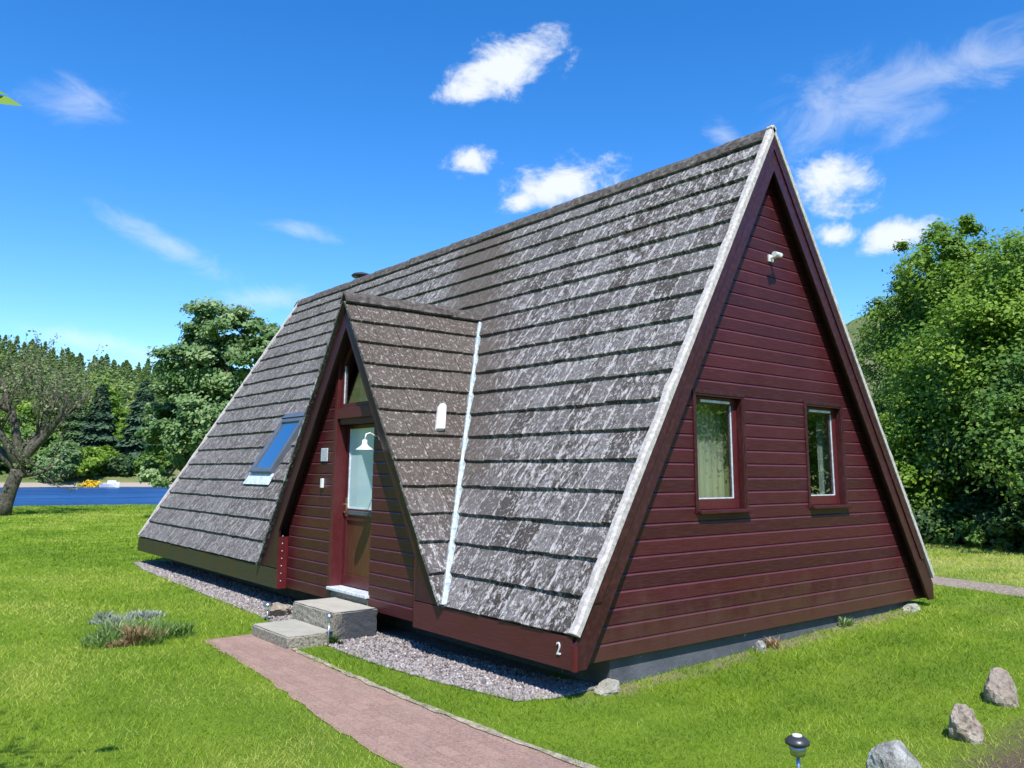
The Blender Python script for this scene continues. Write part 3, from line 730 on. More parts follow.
# gable windows
def gable_window(h, right_curtain):
    x0, x1, z0, z1 = h; yo = OV; yf = OV + .062     # frame is set back in the opening
    w = MB(); fw = .07
    for a in ((x0, x0 + fw, z0 + fw, z1 - fw), (x1 - fw, x1, z0 + fw, z1 - fw), (x0, x1, z0, z0 + fw + .028), (x0, x1, z1 - fw, z1)):
        a = list(a)
        if a[0] == x0 and a[1] == x1: pass
        else: a[2] = z0 + fw + .028
        w.box(a[0], a[1], yf, yf + .06, a[2], a[3])
    fr = w.build('gable_window', M['frame'], house, bevel=.005)
    r = MB(); t = .018
    r.box(x0 - t, x0, yo - .008, yf + .05, z0 - .0, z1 + t); r.box(x1, x1 + t, yo - .008, yf + .05, z0, z1 + t); r.box(x0, x1, yo - .008, yf + .05, z1, z1 + t)
    r.build('reveal', M['frame_dark'], fr)
    tr = MB(); tr.box(x1 + t, x1 + t + .03, yo - .014, yo + .01, z0 - .03, z1 + .05); tr.box(x0 - t - .03, x0 - t, yo - .014, yo + .01, z0 - .03, z1 + .05)
    tr.box(x0 - t, x1 + t, yo - .016, yo + .01, z1 + t, z1 + t + .035)
    tr.build('trim', M['barge'], fr, bevel=.003)
    s = MB(); s.box(x0 - .03, x1 + .055, yo - .062, yf + .02, z0 - .034, z0 - .002); s.build('sill', M['clad_x'], fr, bevel=.006)
    g = MB(); g.box(x0 + fw, x1 - fw, yf + .022, yf + .028, z0 + fw + .028, z1 - fw); g.build('pane', M['glass'], fr)
    k = MB(); k.box(x1 - fw - .012, x1 - fw, yf + .012, yf + .021, z0 + fw + .03, z1 - fw); k.box(x0 + fw, x1 - fw - .012, yf + .012, yf + .021, z0 + fw + .029, z0 + fw + .04)
    k.build('gasket', M['lead'], fr)
    v = MB(); v.box(x0 + .14, x1 - .12, yf - .014, yf - .001, z1 - .058, z1 - .032); v.build('trickle_vent', M['lead'], fr, bevel=.003)
    c = MB(); n = 40
    a, b = (x0 - .05, x1 + .42) if not right_curtain else (x0 + .60, x1 + .40)
    rng = random.Random(4)
    ys = [yf + .19 + .012 * math.sin(i * 1.9) + rng.uniform(-.004, .004) for i in range(n + 1)]
    for i in range(n):
        u0, u1 = a + (b - a) * i / n, a + (b - a) * (i + 1) / n
        c.face([(u0, ys[i], z0 + .02), (u1, ys[i + 1], z0 + .02), (u1, ys[i + 1], z1 - .03), (u0, ys[i], z1 - .03)])
    c.build('curtain', M['curtain'] if right_curtain else M['net'], fr, smooth=True, recalc=False)
gable_window(WIN[0], False); gable_window(WIN[1], True)

# small lamp near the gable apex
m = MB(); m.box(.0, .075, OV - .02, OV - .001, 3.80, 3.875); m.tube([(.035, OV - .02, 3.84), (.03, OV - .10, 3.845), (.0, OV - .16, 3.84)], .018, 10)
m.tube([(.05, OV - .13, 3.85), (-.10, OV - .15, 3.835)], [.026, .030], 12)
gl = m.build('gable_lamp', M['white_plastic'], house, smooth=False)

# fascias and eaves of the -X side
m = MB(); m.box(XF, XF + .028, .031, Y2, .003, .255); o = m.build('fascia', M['fascia'], house, bevel=.004)
m = MB(); m.box(XF, XF + .028, Y1, LEN - .031, .003, .25); m.build('fascia', M['fascia_olive'], house, bevel=.004)
m = MB(); m.box(-XF - .028, -XF, .031, LEN - .031, .003, .235); m.build('fascia', M['fascia'], house, bevel=.004)
# porch jambs (return boards between fascia and porch wall), studs on the left one
for y_ in (Y1 - .022, Y2 + .001):
    m = MB(); m.box(XF + .002, XW - .001, y_, y_ + .021, .003, .66); m.build('porch_jamb', M['jamb'], house)
for k in range(7):
    m = MB(); m.lathe([(0, .009), (.006, .007), (.008, 0), (.006, -.007), (0, -.009)], (XF + .05, Y1 - .025, .10 + k * .095), 8)
    m.build('stud', M['mortar'], house)
# corner post at the near corner
m = MB(); m.box(XF - .004, XF + .03, -.004, .0285, .0, .19); m.build('corner_trim', M['jamb'], house)

# porch bargeboards, in the plane of the fascia
def pbarge(sg):
    m = MB(); Yi = Y2 if sg < 0 else Y1
    zi = ZD - HD * SD - SD * abs(Yi - YD)
    yo = YD + sg * (ZD - .262) / SD
    pts = [(YD + sg * .0008, ZD - .004), (YD + sg * .0008, ZD - HD * SD), (Yi, zi), (Yi, .262), (yo, .262)]
    m.prism(pts, lambda a, b, d: (d, a, b), XF - .003, XF + .030)
    o = m.build('porch_bargeboard', M['barge_porch'], house, bevel=.004)
pbarge(-1); pbarge(1)
# porch verge edge: grey tile ends show along both rakes
# porch wall with one opening for door and fanlight
PZ = ZD - .085 / CD
def porch_edges(z):
    h = (PZ - z) / SD
    return max(YD - h, Y2 + .024), min(YD + h, Y1 - .024)
DO = (3.50, 4.42)
def zfan(y, off): return PZ - off - SD * abs(y - YD)
for k_ in (0, 1):
    def half(z, k_=k_):
        a, b = porch_edges(z)
        return (a, min(b, DO[0])) if k_ == 0 else (max(a, DO[1]), b)
    cladding('porch_wall', M['clad_y'], .012, zfan(DO[k_], 0), half, [], lambda h, z, d: (XW - d, h, z))
# the strip of wall above the door line is covered by the fanlight frame
XR = XW + .135
m = MB()
m.box(XW - .012, XR + .05, DO[1], DO[1] + .075, .10, 2.86)            # left casing
m.box(XW + .012, XR + .05, DO[0] - .06, DO[0], .10, 2.6)              # right casing
dfr = m.build('door_frame', M['frame'], house, bevel=.005)
m = MB(); m.box(XW - .010, XR + .05, DO[0] + .001, DO[1] - .001, 2.15, 2.275); m.build('transom_rail', M['frame'], dfr, bevel=.006)
m = MB(); m.box(XW + .02, XR + .05, DO[0] + .001, DO[1] - .001, 2.08, 2.149); m.build('door_head', M['frame_dark'], dfr)
# fanlight: five sided frame and pane
def zfan(y, off): return PZ - off - SD * abs(y - YD)
fo = [(DO[0] + .001, 2.277), (DO[1] - .001, 2.277), (DO[1] - .001, zfan(DO[1], 0)), (YD, zfan(YD, 0)), (DO[0] + .001, zfan(DO[0], 0))]
fi = [(DO[0] + .06, 2.335), (DO[1] - .06, 2.335), (DO[1] - .06, zfan(DO[1] - .06, .11)), (YD, zfan(YD, .11)), (DO[0] + .06, zfan(DO[0] + .06, .11))]
m = MB()
for i in range(5):
    j = (i + 1) % 5
    q = [(XW + .03, *fo[i]), (XW + .03, *fo[j]), (XW + .03, *fi[j]), (XW + .03, *fi[i])]
    m.hexa([(x, a, b) for x, a, b in q] + [(x + .05, a, b) for x, a, b in q])
fan = m.build('fanlight', M['frame'], house)
m = MB(); m.prism(fi, lambda a, b, d: (d, a, b), XW + .052, XW + .058); m.build('pane', M['glass_fan'], fan)
m = MB(); yy, zz = DO[1] - .06, 2.335; m.box(XW + .04, XW + .05, yy - .012, yy, zz, zfan(yy, .11) - .02); m.build('gasket', M['lead'], fan)
m = MB(); m.lathe([(0, .05), (.035, .045), (.05, .02), (.03, -.02), (.012, -.09)], (XW + .2, 4.12, 2.52), 10); m.build('hanging_ornament', M['dark_metal'], fan)
m = MB(); m.box(XW + .26, XW + .27, 3.62, 4.36, 2.1, 2.80); m.build('blind', M['room'], fan)
# door leaf
m = MB(); y0, y1, z0, z1 = DO[0] + .005, DO[1] - .005, .175, 2.078; gy0, gy1 = y0 + .10, y1 - .075
for a in ((y0, gy0, z0, z1), (gy1, y1, z0, z1), (gy0, gy1, 2.03, z1), (gy0, gy1, .93, 1.07), (gy0, gy1, z0, .30)):
    m.box(XR, XR + .045, a[0], a[1], a[2], a[3])
door = m.build('front_door', M['frame'], house, bevel=.004)
m = MB(); m.box(XR + .02, XR + .035, gy0, gy1, .30, .93); m.build('panel', M['door'], door)
m = MB(); m.box(XR + .012, XR + .030, gy0, gy1, 1.07, 2.03); m.build('glass', M['frosted'], door)
m = MB()
m.box(XR + .001, XR + .014, gy1 - .014, gy1, 1.085, 2.03); m.box(XR + .001, XR + .014, gy0, gy1 - .015, 1.071, 1.085); m.build('gasket', M['lead'], door)
m = MB(); m.box(XR - .014, XR - .001, gy0 + .06, gy1 - .05, 1.0, 1.05); m.build('letter_plate', M['blue_grey_metal'], door, bevel=.004)
m = MB(); m.box(XR - .012, XR - .001, y1 - .085, y1 - .045, .98, 1.2); m.tube([(XR - .012, y1 - .065, 1.12), (XR - .05, y1 - .065, 1.12), (XR - .052, y1 - .16, 1.12)], .009, 8)
m.lathe([(0, .012), (.014, .008), (.014, -.008), (0, -.012)], (XR - .02, y1 - .065, 1.03), 10); m.build('handle', M['brass'], door)
m = MB(); m.box(XW - .045, XR + .04, DO[0] - .02, DO[1] + .03, .128, .162); m.build('threshold', M['lead'], house, bevel=.005)
m = MB(); m.box(XW + .004, XW + .08, DO[0] - .02, DO[1] + .03, -.2, .11); m.build('threshold_base', M['concrete_low'], house)
# plaque and key box on the boards
m = MB(); m.box(XW - .016, XW - .001, 4.635, 4.815, 1.635, 1.80); m.build('plaque', M['plaque'], house, bevel=.006)
m = MB(); m.box(XW - .034, XW - .001, 4.71, 4.76, 1.31, 1.425); m.build('key_box', M['white_plastic'], house, bevel=.006)
# goose-neck porch lamp
m = MB(); ly = 3.33; lz = 1.905
m.tube([(XW - .001, ly, lz), (XW - .02, ly, lz)], [.045, .04], 14)
m.tube([(XW - .02, ly, lz), (XW - .09, ly, lz + .01), (XW - .15, ly - .01, lz + .035), (XW - .2, ly - .015, lz + .02), (XW - .215, ly - .015, lz - .04)], .009, 8)
lamp = m.build('porch_lamp', M['white_plastic'], house, smooth=True)
m = MB(); m.lathe([(.0, .0), (.026, -.002), (.03, -.05), (.045, -.07), (.098, -.108), (.10, -.114), (.09, -.110), (.04, -.075), (0, -.06)], (XW - .215, ly - .015, lz - .04), 24)
m.build('lamp_shade', M['white_plastic'], lamp, smooth=True)

# valley flashings
def valley(BR, sg):
    A = Vector((VT[0], YD, ZD + .05 / CD)); B = Vector((BR[0] + .01, BR[1], VB_z)); A = A.lerp(B, .045); mb = MB(); n = 30; rng = random.Random(5); prev = None
    d = (B - A).normalized(); pm = Vector((-SA, 0, CA)); pd = Vector((0, sg * SDN, CD))
    um = pm.cross(d).normalized(); ud = pd.cross(d).normalized()
    if um.y * sg < 0: um = -um          # up the main roof, away from the porch
    if ud.y * sg > 0: ud = -ud
    for i in range(n + 1):
        c = A.lerp(B, i / n); wv = .024 + .014 * (i / n) + rng.uniform(-.003, .003)
        ring = [c + ud * wv + pd * .016, c + (pm + pd).normalized() * .030, c + um * wv + pm * .016, c + um * wv - pm * .02, c - (pm + pd) * .02, c + ud * wv - pd * .02]
        b = len(mb.v); mb.v += [tuple(p) for p in ring]
        if prev is not None:
            for k in range(6): mb.f.append((prev + k, prev + (k + 1) % 6, b + (k + 1) % 6, b + k)); mb.r.append(.5); mb.uv.append([(0, 0)] * 4)
        prev = b
    mb.build('valley_flashing', M['valley'], house)
valley(VB_R, -1); valley(VB_L, 1)

# vent on the porch roof
f = pt_dorm(-1); m = MB()
t_, x_ = (ZD + .1 - 2.2) / SDN, -2.30
Pv = lambda a, t, n: f(a, t, n)
prof = []
for k in range(9):
    th = math.pi * k / 8; prof.append((.054 * math.cos(th), -.13 - .05 * math.sin(th)))
pts = [(x, t) for x, t in prof] + [(-.058, .19), (.058, .19)]
m.prism(pts, lambda a, t, d: f(x_ + a - .42 * t, t_ + t, d), .04, .105)
m.build('roof_vent', M['white_plastic'], house, bevel=.012)
# roof window
f = pt_main(-1); tz = lambda z: z / SA
ya, yb, ta, tb = 7.70, 8.56, tz(1.44), tz(2.32)
m = MB(); k = .075
for a in ((ya, ya + k, ta, tb), (yb - k, yb, ta, tb), (ya + k, yb - k, tb - k, tb), (ya + k, yb - k, ta, ta + k)):
    m.hexa([f(y, t, n) for (y, t, n) in ((a[0], a[2], .02), (a[1], a[2], .02), (a[1], a[3], .02), (a[0], a[3], .02), (a[0], a[2], .13), (a[1], a[2], .13), (a[1], a[3], .13), (a[0], a[3], .13))])
rw = m.build('roof_window', M['blue_grey_metal'], house, bevel=.008)
m = MB(); m.hexa([f(y, t, n) for (y, t, n) in ((ya + k, ta + k, .09), (yb - k, ta + k, .09), (yb - k, tb - k, .09), (ya + k, tb - k, .09), (ya + k, ta + k, .10), (yb - k, ta + k, .10), (yb - k, tb - k, .10), (ya + k, tb - k, .10))]); m.build('pane', M['glass_sky'], rw)
m = MB(); m.hexa([f(y, t, n) for (y, t, n) in ((ya - .03, tb + .002, .03), (yb + .03, tb + .002, .03), (yb + .03, tb + .13, .03), (ya - .03, tb + .13, .03), (ya - .03, tb + .002, .15), (yb + .03, tb + .002, .15), (yb + .03, tb + .13, .10), (ya - .03, tb + .13, .10))]); m.build('hood', M['blue_grey_metal'], rw, bevel=.006)
m = MB(); m.hexa([f(y, t, n) for (y, t, n) in ((ya - .10, ta - .20, .055), (yb + .10, ta - .20, .055), (yb + .06, ta - .002, .055), (ya - .06, ta - .002, .055), (ya - .10, ta - .20, .066), (yb + .10, ta - .20, .066), (yb + .06, ta - .002, .066), (ya - .06, ta - .002, .066))]); m.build('flashing', M['lead'], rw)
m = MB(); m.hexa([f(y, t, n) for (y, t, n) in ((ya + k, ta + k, -.10), (yb - k, ta + k, -.10), (yb - k, tb - k, -.10), (ya + k, tb - k, -.10), (ya + k, ta + k, -.09), (yb - k, ta + k, -.09), (yb - k, tb - k, -.09), (ya + k, tb - k, -.09))]); m.build('blind', M['curtain'], rw)
# flue cowl behind the ridge
cx, cy, cz = .16, 9.75, 5.36
m = MB(); m.lathe([(0, -.6), (.10, -.6), (.10, .0), (0, .0)], (cx, cy, cz), 18); fl = m.build('flue', M['grey_metal'], house, smooth=False)
m = MB(); m.lathe([(0, .03), (.17, .03), (.20, .06), (.17, .095), (.06, .13), (0, .135)], (cx, cy, cz), 24)
for a in range(4): m.tube([(cx + .09 * math.cos(a * 1.571), cy + .09 * math.sin(a * 1.571), cz - .02), (cx + .09 * math.cos(a * 1.571), cy + .09 * math.sin(a * 1.571), cz + .04)], .008, 6)
m.build('cowl', M['dark_metal'], fl)
# plinth
m = MB(); m.box(-2.44, 2.62, .19, LEN - .2, -.6, -.002); m.build('plinth', M['plinth'], house, bevel=.01)
# house number
cu = bpy.data.curves.new('house_number', 'FONT'); cu.body = '2'; cu.size = .135; cu.extrude = .004; cu.align_x = 'CENTER'; cu.align_y = 'CENTER'
tmp = bpy.data.objects.new('tmp', cu); COL.objects.link(tmp); bpy.context.view_layer.update()
nm = bpy.data.meshes.new_from_object(tmp.evaluated_get(bpy.context.evaluated_depsgraph_get())); bpy.data.objects.remove(tmp); nm.name = 'house_number'
hn = link('house_number', nm, M['white_plastic'], house)
hn.location = (XF - .006, .178, .145); hn.rotation_euler = (R(90), 0, R(-90)); hn.scale = (.8, 1, 1)

# ------------------------------------------------------------------ steps, stones, garden lights
def block(name, x0, x1, y0, y1, z0, z1, mat, label, seed):
    bm = bmesh.new(); bmesh.ops.create_cube(bm, size=1)
    for v in bm.verts: v.co = Vector(((x0 + x1) / 2 + v.co.x * (x1 - x0), (y0 + y1) / 2 + v.co.y * (y1 - y0), (z0 + z1) / 2 + v.co.z * (z1 - z0)))
    bmesh.ops.bevel(bm, geom=bm.edges[:], offset=.014, segments=2, affect='EDGES')
    bmesh.ops.subdivide_edges(bm, edges=[e for e in bm.edges if e.calc_length() > .2], cuts=7, use_grid_fill=True)
    rng = random.Random(seed)
    for v in bm.verts: v.co += Vector((rng.uniform(-1, 1), rng.uniform(-1, 1), rng.uniform(-.4, .4))) * .0045
    me = bpy.data.meshes.new(name); bm.to_mesh(me); bm.free()
    o = link(name, me, mat); tag(o, label, 'step', 'concrete steps at the porch door')
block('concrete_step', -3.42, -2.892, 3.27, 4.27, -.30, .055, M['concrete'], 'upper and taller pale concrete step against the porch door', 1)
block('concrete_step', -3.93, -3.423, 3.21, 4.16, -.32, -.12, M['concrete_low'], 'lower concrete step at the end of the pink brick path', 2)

def rock(name, loc, size, mat, label, seed, cuts=7, rot=0, cat='rock', sub=4, rough=.07, group=None):
    rng = random.Random(seed); bm = bmesh.new(); bmesh.ops.create_icosphere(bm, subdivisions=sub, radius=1)
    pl = []
    for k in range(cuts):
        n = Vector((rng.gauss(0, 1), rng.gauss(0, 1), rng.gauss(.2, .8))).normalized(); pl.append((n, rng.uniform(.62, .9)))
    from mathutils import noise as mn
    off = Vector((seed * 3.1, seed * 1.7, 0))
    for v in bm.verts:
        for n, d in pl:
            e = v.co.dot(n)
            if e > d: v.co -= n * (e - d) * .92
        v.co *= 1 + rough * 2.2 * mn.noise(v.co * 1.7 + off) + rough * 1.3 * mn.noise(v.co * 5 + off) + rough * .5 * mn.noise(v.co * 14 + off)
        v.co = Vector((v.co.x * size[0], v.co.y * size[1], v.co.z * size[2]))
    me = bpy.data.meshes.new(name); bm.to_mesh(me); bm.free()
    o = link(name, me, mat, smooth=False); o.location = (loc[0], loc[1], float(ground_z(loc[0], loc[1])) + loc[2]); o.rotation_euler = (0, 0, rot)
    tag(o, label, cat, group)
    return o
G_ = 'boulders edging the lawn'
rock('boulder', (-.53, -2.09, .05), (.155, .14, .195), M['stone_tan'], 'tan angular boulder on the lawn, rightmost of three', 21, 8, .4, group=G_)
rock('boulder', (-1.57, -2.27, .045), (.11, .12, .16), M['stone_tan'], 'tan rugged boulder with cracks, middle of three on the lawn', 34, 9, 1.2, group=G_, rough=.12)
rock('boulder', (-2.62, -2.30, .025), (.17, .15, .19), M['stone_grey'], 'grey rounded boulder spotted with white lichen, nearest of three', 15, 4, .9, group=G_)
rock('stone', (-3.22, 5.10, .07), (.15, .13, .115), M['stone_tan'], 'round tan stone on gravel left of the steps', 8, 3, .2, 'stone')
rock('stone', (-2.5, .14, .02), (.17, .10, .06), M['stone_pale'], 'flat pale stone at the corner of the chalet plinth', 9, 3, .3, 'stone')
rock('stone', (-.48, .09, .03), (.06, .05, .07), M['stone_grey'], 'small dark stone standing in dry weeds beside the plinth', 12, 5, .3, 'stone')
rock('stone', (2.55, .06, .0), (.16, .09, .07), M['stone_pale'], 'pale slab stone at the far right end of the plinth', 13, 4, .1, 'stone')

def garden_light(x, y, h, rad, label, style):
    z = float(ground_z(x, y)); t = thing('garden_light', label, 'garden light', (x, y, z), 'solar lights stuck in the lawn')
    m = MB(); m.tube([(0, 0, -.05), (0, 0, h - .07)], .012 if style else .010, 10); m.build('stake', M['grey_metal'], t, smooth=True)
    m = MB(); m.lathe([(0, h - .085), (rad * .62, h - .08), (rad * .72, h - .02), (0, h - .02)], (0, 0, 0), 18); m.build('lantern', M['glass_clear'] if style != 2 else M['grey_metal'], t, smooth=True)
    m = MB(); m.lathe([(0, h - .024), (rad, h - .02), (rad, h - .005), (rad * .75, h + .012), (rad * .4, h + .022), (0, h + .024)], (0, 0, 0), 24)
    c = m.build('lamp_cap', M['grey_metal'] if style != 2 else M['dark_metal'], t, smooth=True)
    if style == 2:
        m = MB(); m.lathe([(0, .008), (.026, .006), (.028, .0)], (0, 0, h + .022), 16); m.build('cap_glint', M['white_plastic'], t)  # white disc stands in for the bright reflection on the cap
garden_light(-3.53, 3.13, .30, .035, 'slim stake light in the grass in front of the steps', 0)
garden_light(-3.47, 4.85, .20, .055, 'short stake light with flat shiny cap beside the tan stone', 1)
garden_light(-3.17, -2.03, .265, .068, 'larger dark capped stake light on the lawn near the boulders', 2)

# ------------------------------------------------------------------ plants
def leaf_cloud(blobs, n, leaf, seed, clumps=60, spread=.28, flat=.7, shell=.55, up=.62, elong=1.5):
    """leaf quads gathered in clumps near the skin of overlapping blobs; returns verts, faces, rnd"""
    g = np.random.default_rng(seed)
    B = np.array(blobs, float); vol = (B[:, 3] * B[:, 4] * B[:, 5]) ** .67; w = vol / vol.sum()
    bi = g.choice(len(B), clumps, p=w)
    d = g.normal(size=(clumps, 3)); d /= np.linalg.norm(d, axis=1)[:, None]
    rr = shell + (1 - shell) * g.random((clumps, 1)) ** .6
    cc = B[bi, :3] + d * B[bi, 3:6] * rr
    csz = spread * (.6 + .8 * g.random(clumps)) * B[bi, 3:6].mean(1)
    ctone = g.random(clumps)
    ci = g.integers(0, clumps, n)
    off = g.normal(size=(n, 3)) * np.array([1, 1, flat]) * .62
    P = cc[ci] + off * csz[ci][:, None]
    nr = d[ci] * .5 + off * .25 + g.normal(size=(n, 3)) * .38 + np.array([-.10, -.16, up]); nr /= np.linalg.norm(nr, axis=1)[:, None]
    a = np.cross(nr, g.normal(size=(n, 3))); a /= np.linalg.norm(a, axis=1)[:, None]; b = np.cross(nr, a)
    s = leaf * (.55 + .9 * g.random((n, 1))); a = a * s * elong * .5; b = b * s * .5
    bend = nr * s * .18
    V = np.stack([P - a - bend, P + b * 1.0, P + a - bend, P - b * 1.0], 1).reshape(-1, 3)
    F = np.arange(n * 4).reshape(-1, 4)
    r = np.clip(.5 + (ctone[ci] - .5) * .7 + (g.random(n) - .5) * .55, 0, 1)
    return V, F, r
def limb_path(a, b, bendv, n=6):
    a, b, c = Vector(a), Vector(b), Vector(bendv)
    return [a.lerp(b, t) + c * (4 * t * (1 - t)) for t in [i / n for i in range(n + 1)]]
def tree(name, label, cat, loc, blobs, n, leaf, lmat, seed, trunk_h, trunk_r, bark='bark', group=None, z=None, **kw):
    zz = float(ground_z(loc[0], loc[1])) - .05 if z is None else z
    t = thing(name, label, cat, (loc[0], loc[1], zz), group); rng = random.Random(seed)
    m = MB(); top = Vector((rng.uniform(-.2, .2), rng.uniform(-.2, .2), trunk_h))
    m.tube(limb_path((0, 0, 0), top, (rng.uniform(-.1, .1), rng.uniform(-.1, .1), 0)), [trunk_r * (1.35 - .75 * i / 6) for i in range(7)], 9)
    for bx in blobs[:14]:
        e = Vector(bx[:3]) - Vector((0, 0, bx[5] * .5)); st = top * rng.uniform(.55, 1.); ln = (e - st).length
        m.tube(limb_path(st, e, (rng.uniform(-.1, .1) * ln, rng.uniform(-.1, .1) * ln, .08 * ln)), [trunk_r * .5 * (1 - .13 * i) for i in range(7)], 6)
    m.build('trunk', M[bark], t, smooth=True)
    V, F, r = leaf_cloud(blobs, n, leaf, seed, **kw)
    link('crown', np_mesh('crown', V, F, r), M[lmat], t)
    return t
def blobs_round(rng, h, rad, base, n=9, sq=.8):
    out = []
    for i in range(n):
        f = (i + .5) / n; zc = base + (h - base) * (.12 + .76 * f); k = math.sin(math.pi * min(.98, (.22 + .70 * f))) ** .7
        a = rng.uniform(0, 6.283); q = rad * k * rng.uniform(.22, .52)
        s = rad * k * rng.uniform(.52, .70)
        out.append((q * math.cos(a), q * math.sin(a), min(zc, h - s * sq), s, s, s * sq))
    return out

GR = 'broadleaf trees beyond the right lawn'
def right_tree(px, d, top, rad, n, mat, label, seed, base=.8, name='broadleaf_tree', leaf=.066):
    x, y = site(px, d); gz = float(ground_z(x, y)); h = height_at(top, d) - gz
    rng = random.Random(seed)
    tree(name, label, 'tree', (x, y), blobs_round(rng, h, rad, base, 17), int(n * 1.35), leaf, mat, seed, h * .5, .2, group=GR, clumps=420, spread=.24, shell=.4)
right_tree(921, 27.5, 262, 2.7, 60000, 'leaf_mid', 'mid green rounded tree directly right of the chalet roof', 41, .3)
right_tree(962, 25, 214, 3.1, 90000, 'leaf_bright', 'tall bright green tree with highest rounded top on the right', 42, .7)
right_tree(1035, 23, 240, 3.3, 90000, 'leaf_bright', 'bright yellow green tree cut off by right edge of the photo', 43, .9)
right_tree(935, 22.5, 372, 1.7, 32000, 'leaf_bright', 'low leafy tree with sunlit top below the mid green tree', 44, .2)
right_tree(1000, 21.5, 405, 1.6, 26000, 'leaf_dark', 'dark shaded bushy tree at the lawn edge on the right', 45, .1)
right_tree(1085, 20, 320, 2.6, 34000, 'leaf_mid', 'green tree standing just past the right edge of the photo', 46, .4)
rt = random.Random(47)
tree('broadleaf_tree', 'bright leafy tree opposite the gable, seen mirrored in its right window', 'tree', (17.5, -11.5), blobs_round(rt, 9.5, 4.2, .6, 15), 26000, .12, 'leaf_bright', 47, 4.5, .25, clumps=200, spread=.28)
def bush(px, d, rad, h, mat, label, seed, n=5000, leaf=.09, group='bushes along the right lawn edge', name='bush', at=None):
    x, y = at or site(px, d); rng = random.Random(seed)
    t = thing(name, label, 'bush', (x, y, float(ground_z(x, y)) - .04), group)
    bl = [(rng.uniform(-.6, .6) * rad, rng.uniform(-.6, .6) * rad, h * rng.uniform(.35, .55), rad * .6, rad * .6, h * .5) for _ in range(6)]
    V, F, r = leaf_cloud(bl, n, leaf, seed, clumps=50, spread=.32, shell=.35)
    link('foliage', np_mesh('foliage', V, F, r), M[mat], t)
    m = MB()
    for b in bl: m.tube(limb_path((0, 0, 0), b[:3], (0, 0, .05)), [.03, .026, .022, .018, .014, .01, .006], 5)
    m.build('stems', M['bark'], t)
    return t
bush(930, 20.8, .9, .9, 'leaf_dark', 'low dark bush at the lawn edge behind the chalet corner', 51)
bush(968, 20.2, .8, .65, 'leaf_mid', 'low green bush between two dark bushes on the right', 52)
bush(1010, 19.8, 1.0, .95, 'leaf_dark', 'dark bush at the lawn edge by right border of the photo', 53)
bush(885, 24.5, 1.3, 1.8, 'leaf_dark', 'dark tall bush half hidden behind the chalet roof edge', 54)

# conifer maker (also the template of the hill forest)
def conifer_geo(seed, h, rad, n, leaf):
    g = np.random.default_rng(seed); t = g.random(n) ** .8
    z = h * (.06 + .94 * t); layer = .82 + .18 * np.sin(z / h * 46 + g.random() * 6)
    r = rad * (1 - t) ** .85 * layer * (.45 + .55 * g.random(n) ** .5) + .04 * rad; a = g.random(n) * 6.283
    P = np.stack([r * np.cos(a), r * np.sin(a), z - .16 * r], 1)
    out = np.stack([np.cos(a), np.sin(a), -.45 + .2 * g.normal(size=n)], 1); out /= np.linalg.norm(out, axis=1)[:, None]
    s = leaf * (.6 + .8 * g.random((n, 1)))
    side = np.stack([-np.sin(a), np.cos(a), .35 * g.normal(size=n)], 1)
    V = np.stack([P - out * s * .6, P + side * s * .42, P + out * s * .8, P - side * s * .42], 1)
    rnd = np.clip(.5 + .45 * (g.random(n) - .5) + .3 * (r / rad - .4), 0, 1)
    return V, rnd
def conifer(px, d, top, rad, label, seed, mat='conifer_dark', n=5200, leaf=None, group='conifers across the loch', y=None):
    x, yy = site(px, d); gz = float(ground_z(x, yy)); h = height_at(top, d) - gz
    t = thing('conifer_tree', label, 'tree', (x, yy, gz - .1), group)
    m = MB(); m.tube([(0, 0, 0), (0, 0, h * .5), (0, 0, h * .97)], [.035 * h * .5, .012 * h, .003 * h], 7); m.build('trunk', M['bark'], t)
    V, r = conifer_geo(seed, h, rad, n, leaf or h * .055)
    link('crown', np_mesh('crown', V.reshape(-1, 3), np.arange(n * 4).reshape(-1, 4), r), M[mat], t)
conifer(1072, 75, 222, 2.4, 'tall dark conifer rising behind the bright trees at top right', 61, group='conifers')

# ---- trees on the left
x, y = site(214, 33); rng = random.Random(5)
hh = height_at(303, 33) + .24
bl = [(-.4, .3, hh - 1.25, 1.35, 1.35, 1.05), (.9, -.2, hh - 1.6, 1.3, 1.2, 1.0), (-1.1, .0, hh - 2.9, 1.45, 1.3, 1.0), (.6, .3, hh - 3.0, 1.8, 1.6, 1.2), (1.9, -.6, hh - 2.6, 1.3, 1.3, 1.0),
      (-1.5, .1, hh - 4.4, 1.25, 1.3, .9), (.2, 0, hh - 4.6, 1.8, 1.6, 1.1), (1.7, 0, hh - 4.5, 1.6, 1.4, 1.1), (-1.1, -.4, hh - 5.7, 1.3, 1.2, .8), (.6, -.3, hh - 6.0, 1.5, 1.4, .9), (-1.7, -.2, hh - 6.9, .9, .8, .55), (.9, 0, hh - 7.0, 1.4, 1.2, .7)]
vr = Vector((RT0.x, RT0.y, 0)); vf = Vector((FW.x, FW.y, 0)).normalized()
bl = [(*(vr * b[0] + vf * b[1])[:2], b[2], *b[3:]) for b in bl]
tree('broadleaf_tree', 'large dense green tree with pale leaf clusters behind the left end of the roof', 'tree', (x, y), bl, 90000, .105, 'leaf_pale', 71, hh * .55, .28, clumps=300, spread=.25, shell=.6, flat=.5)
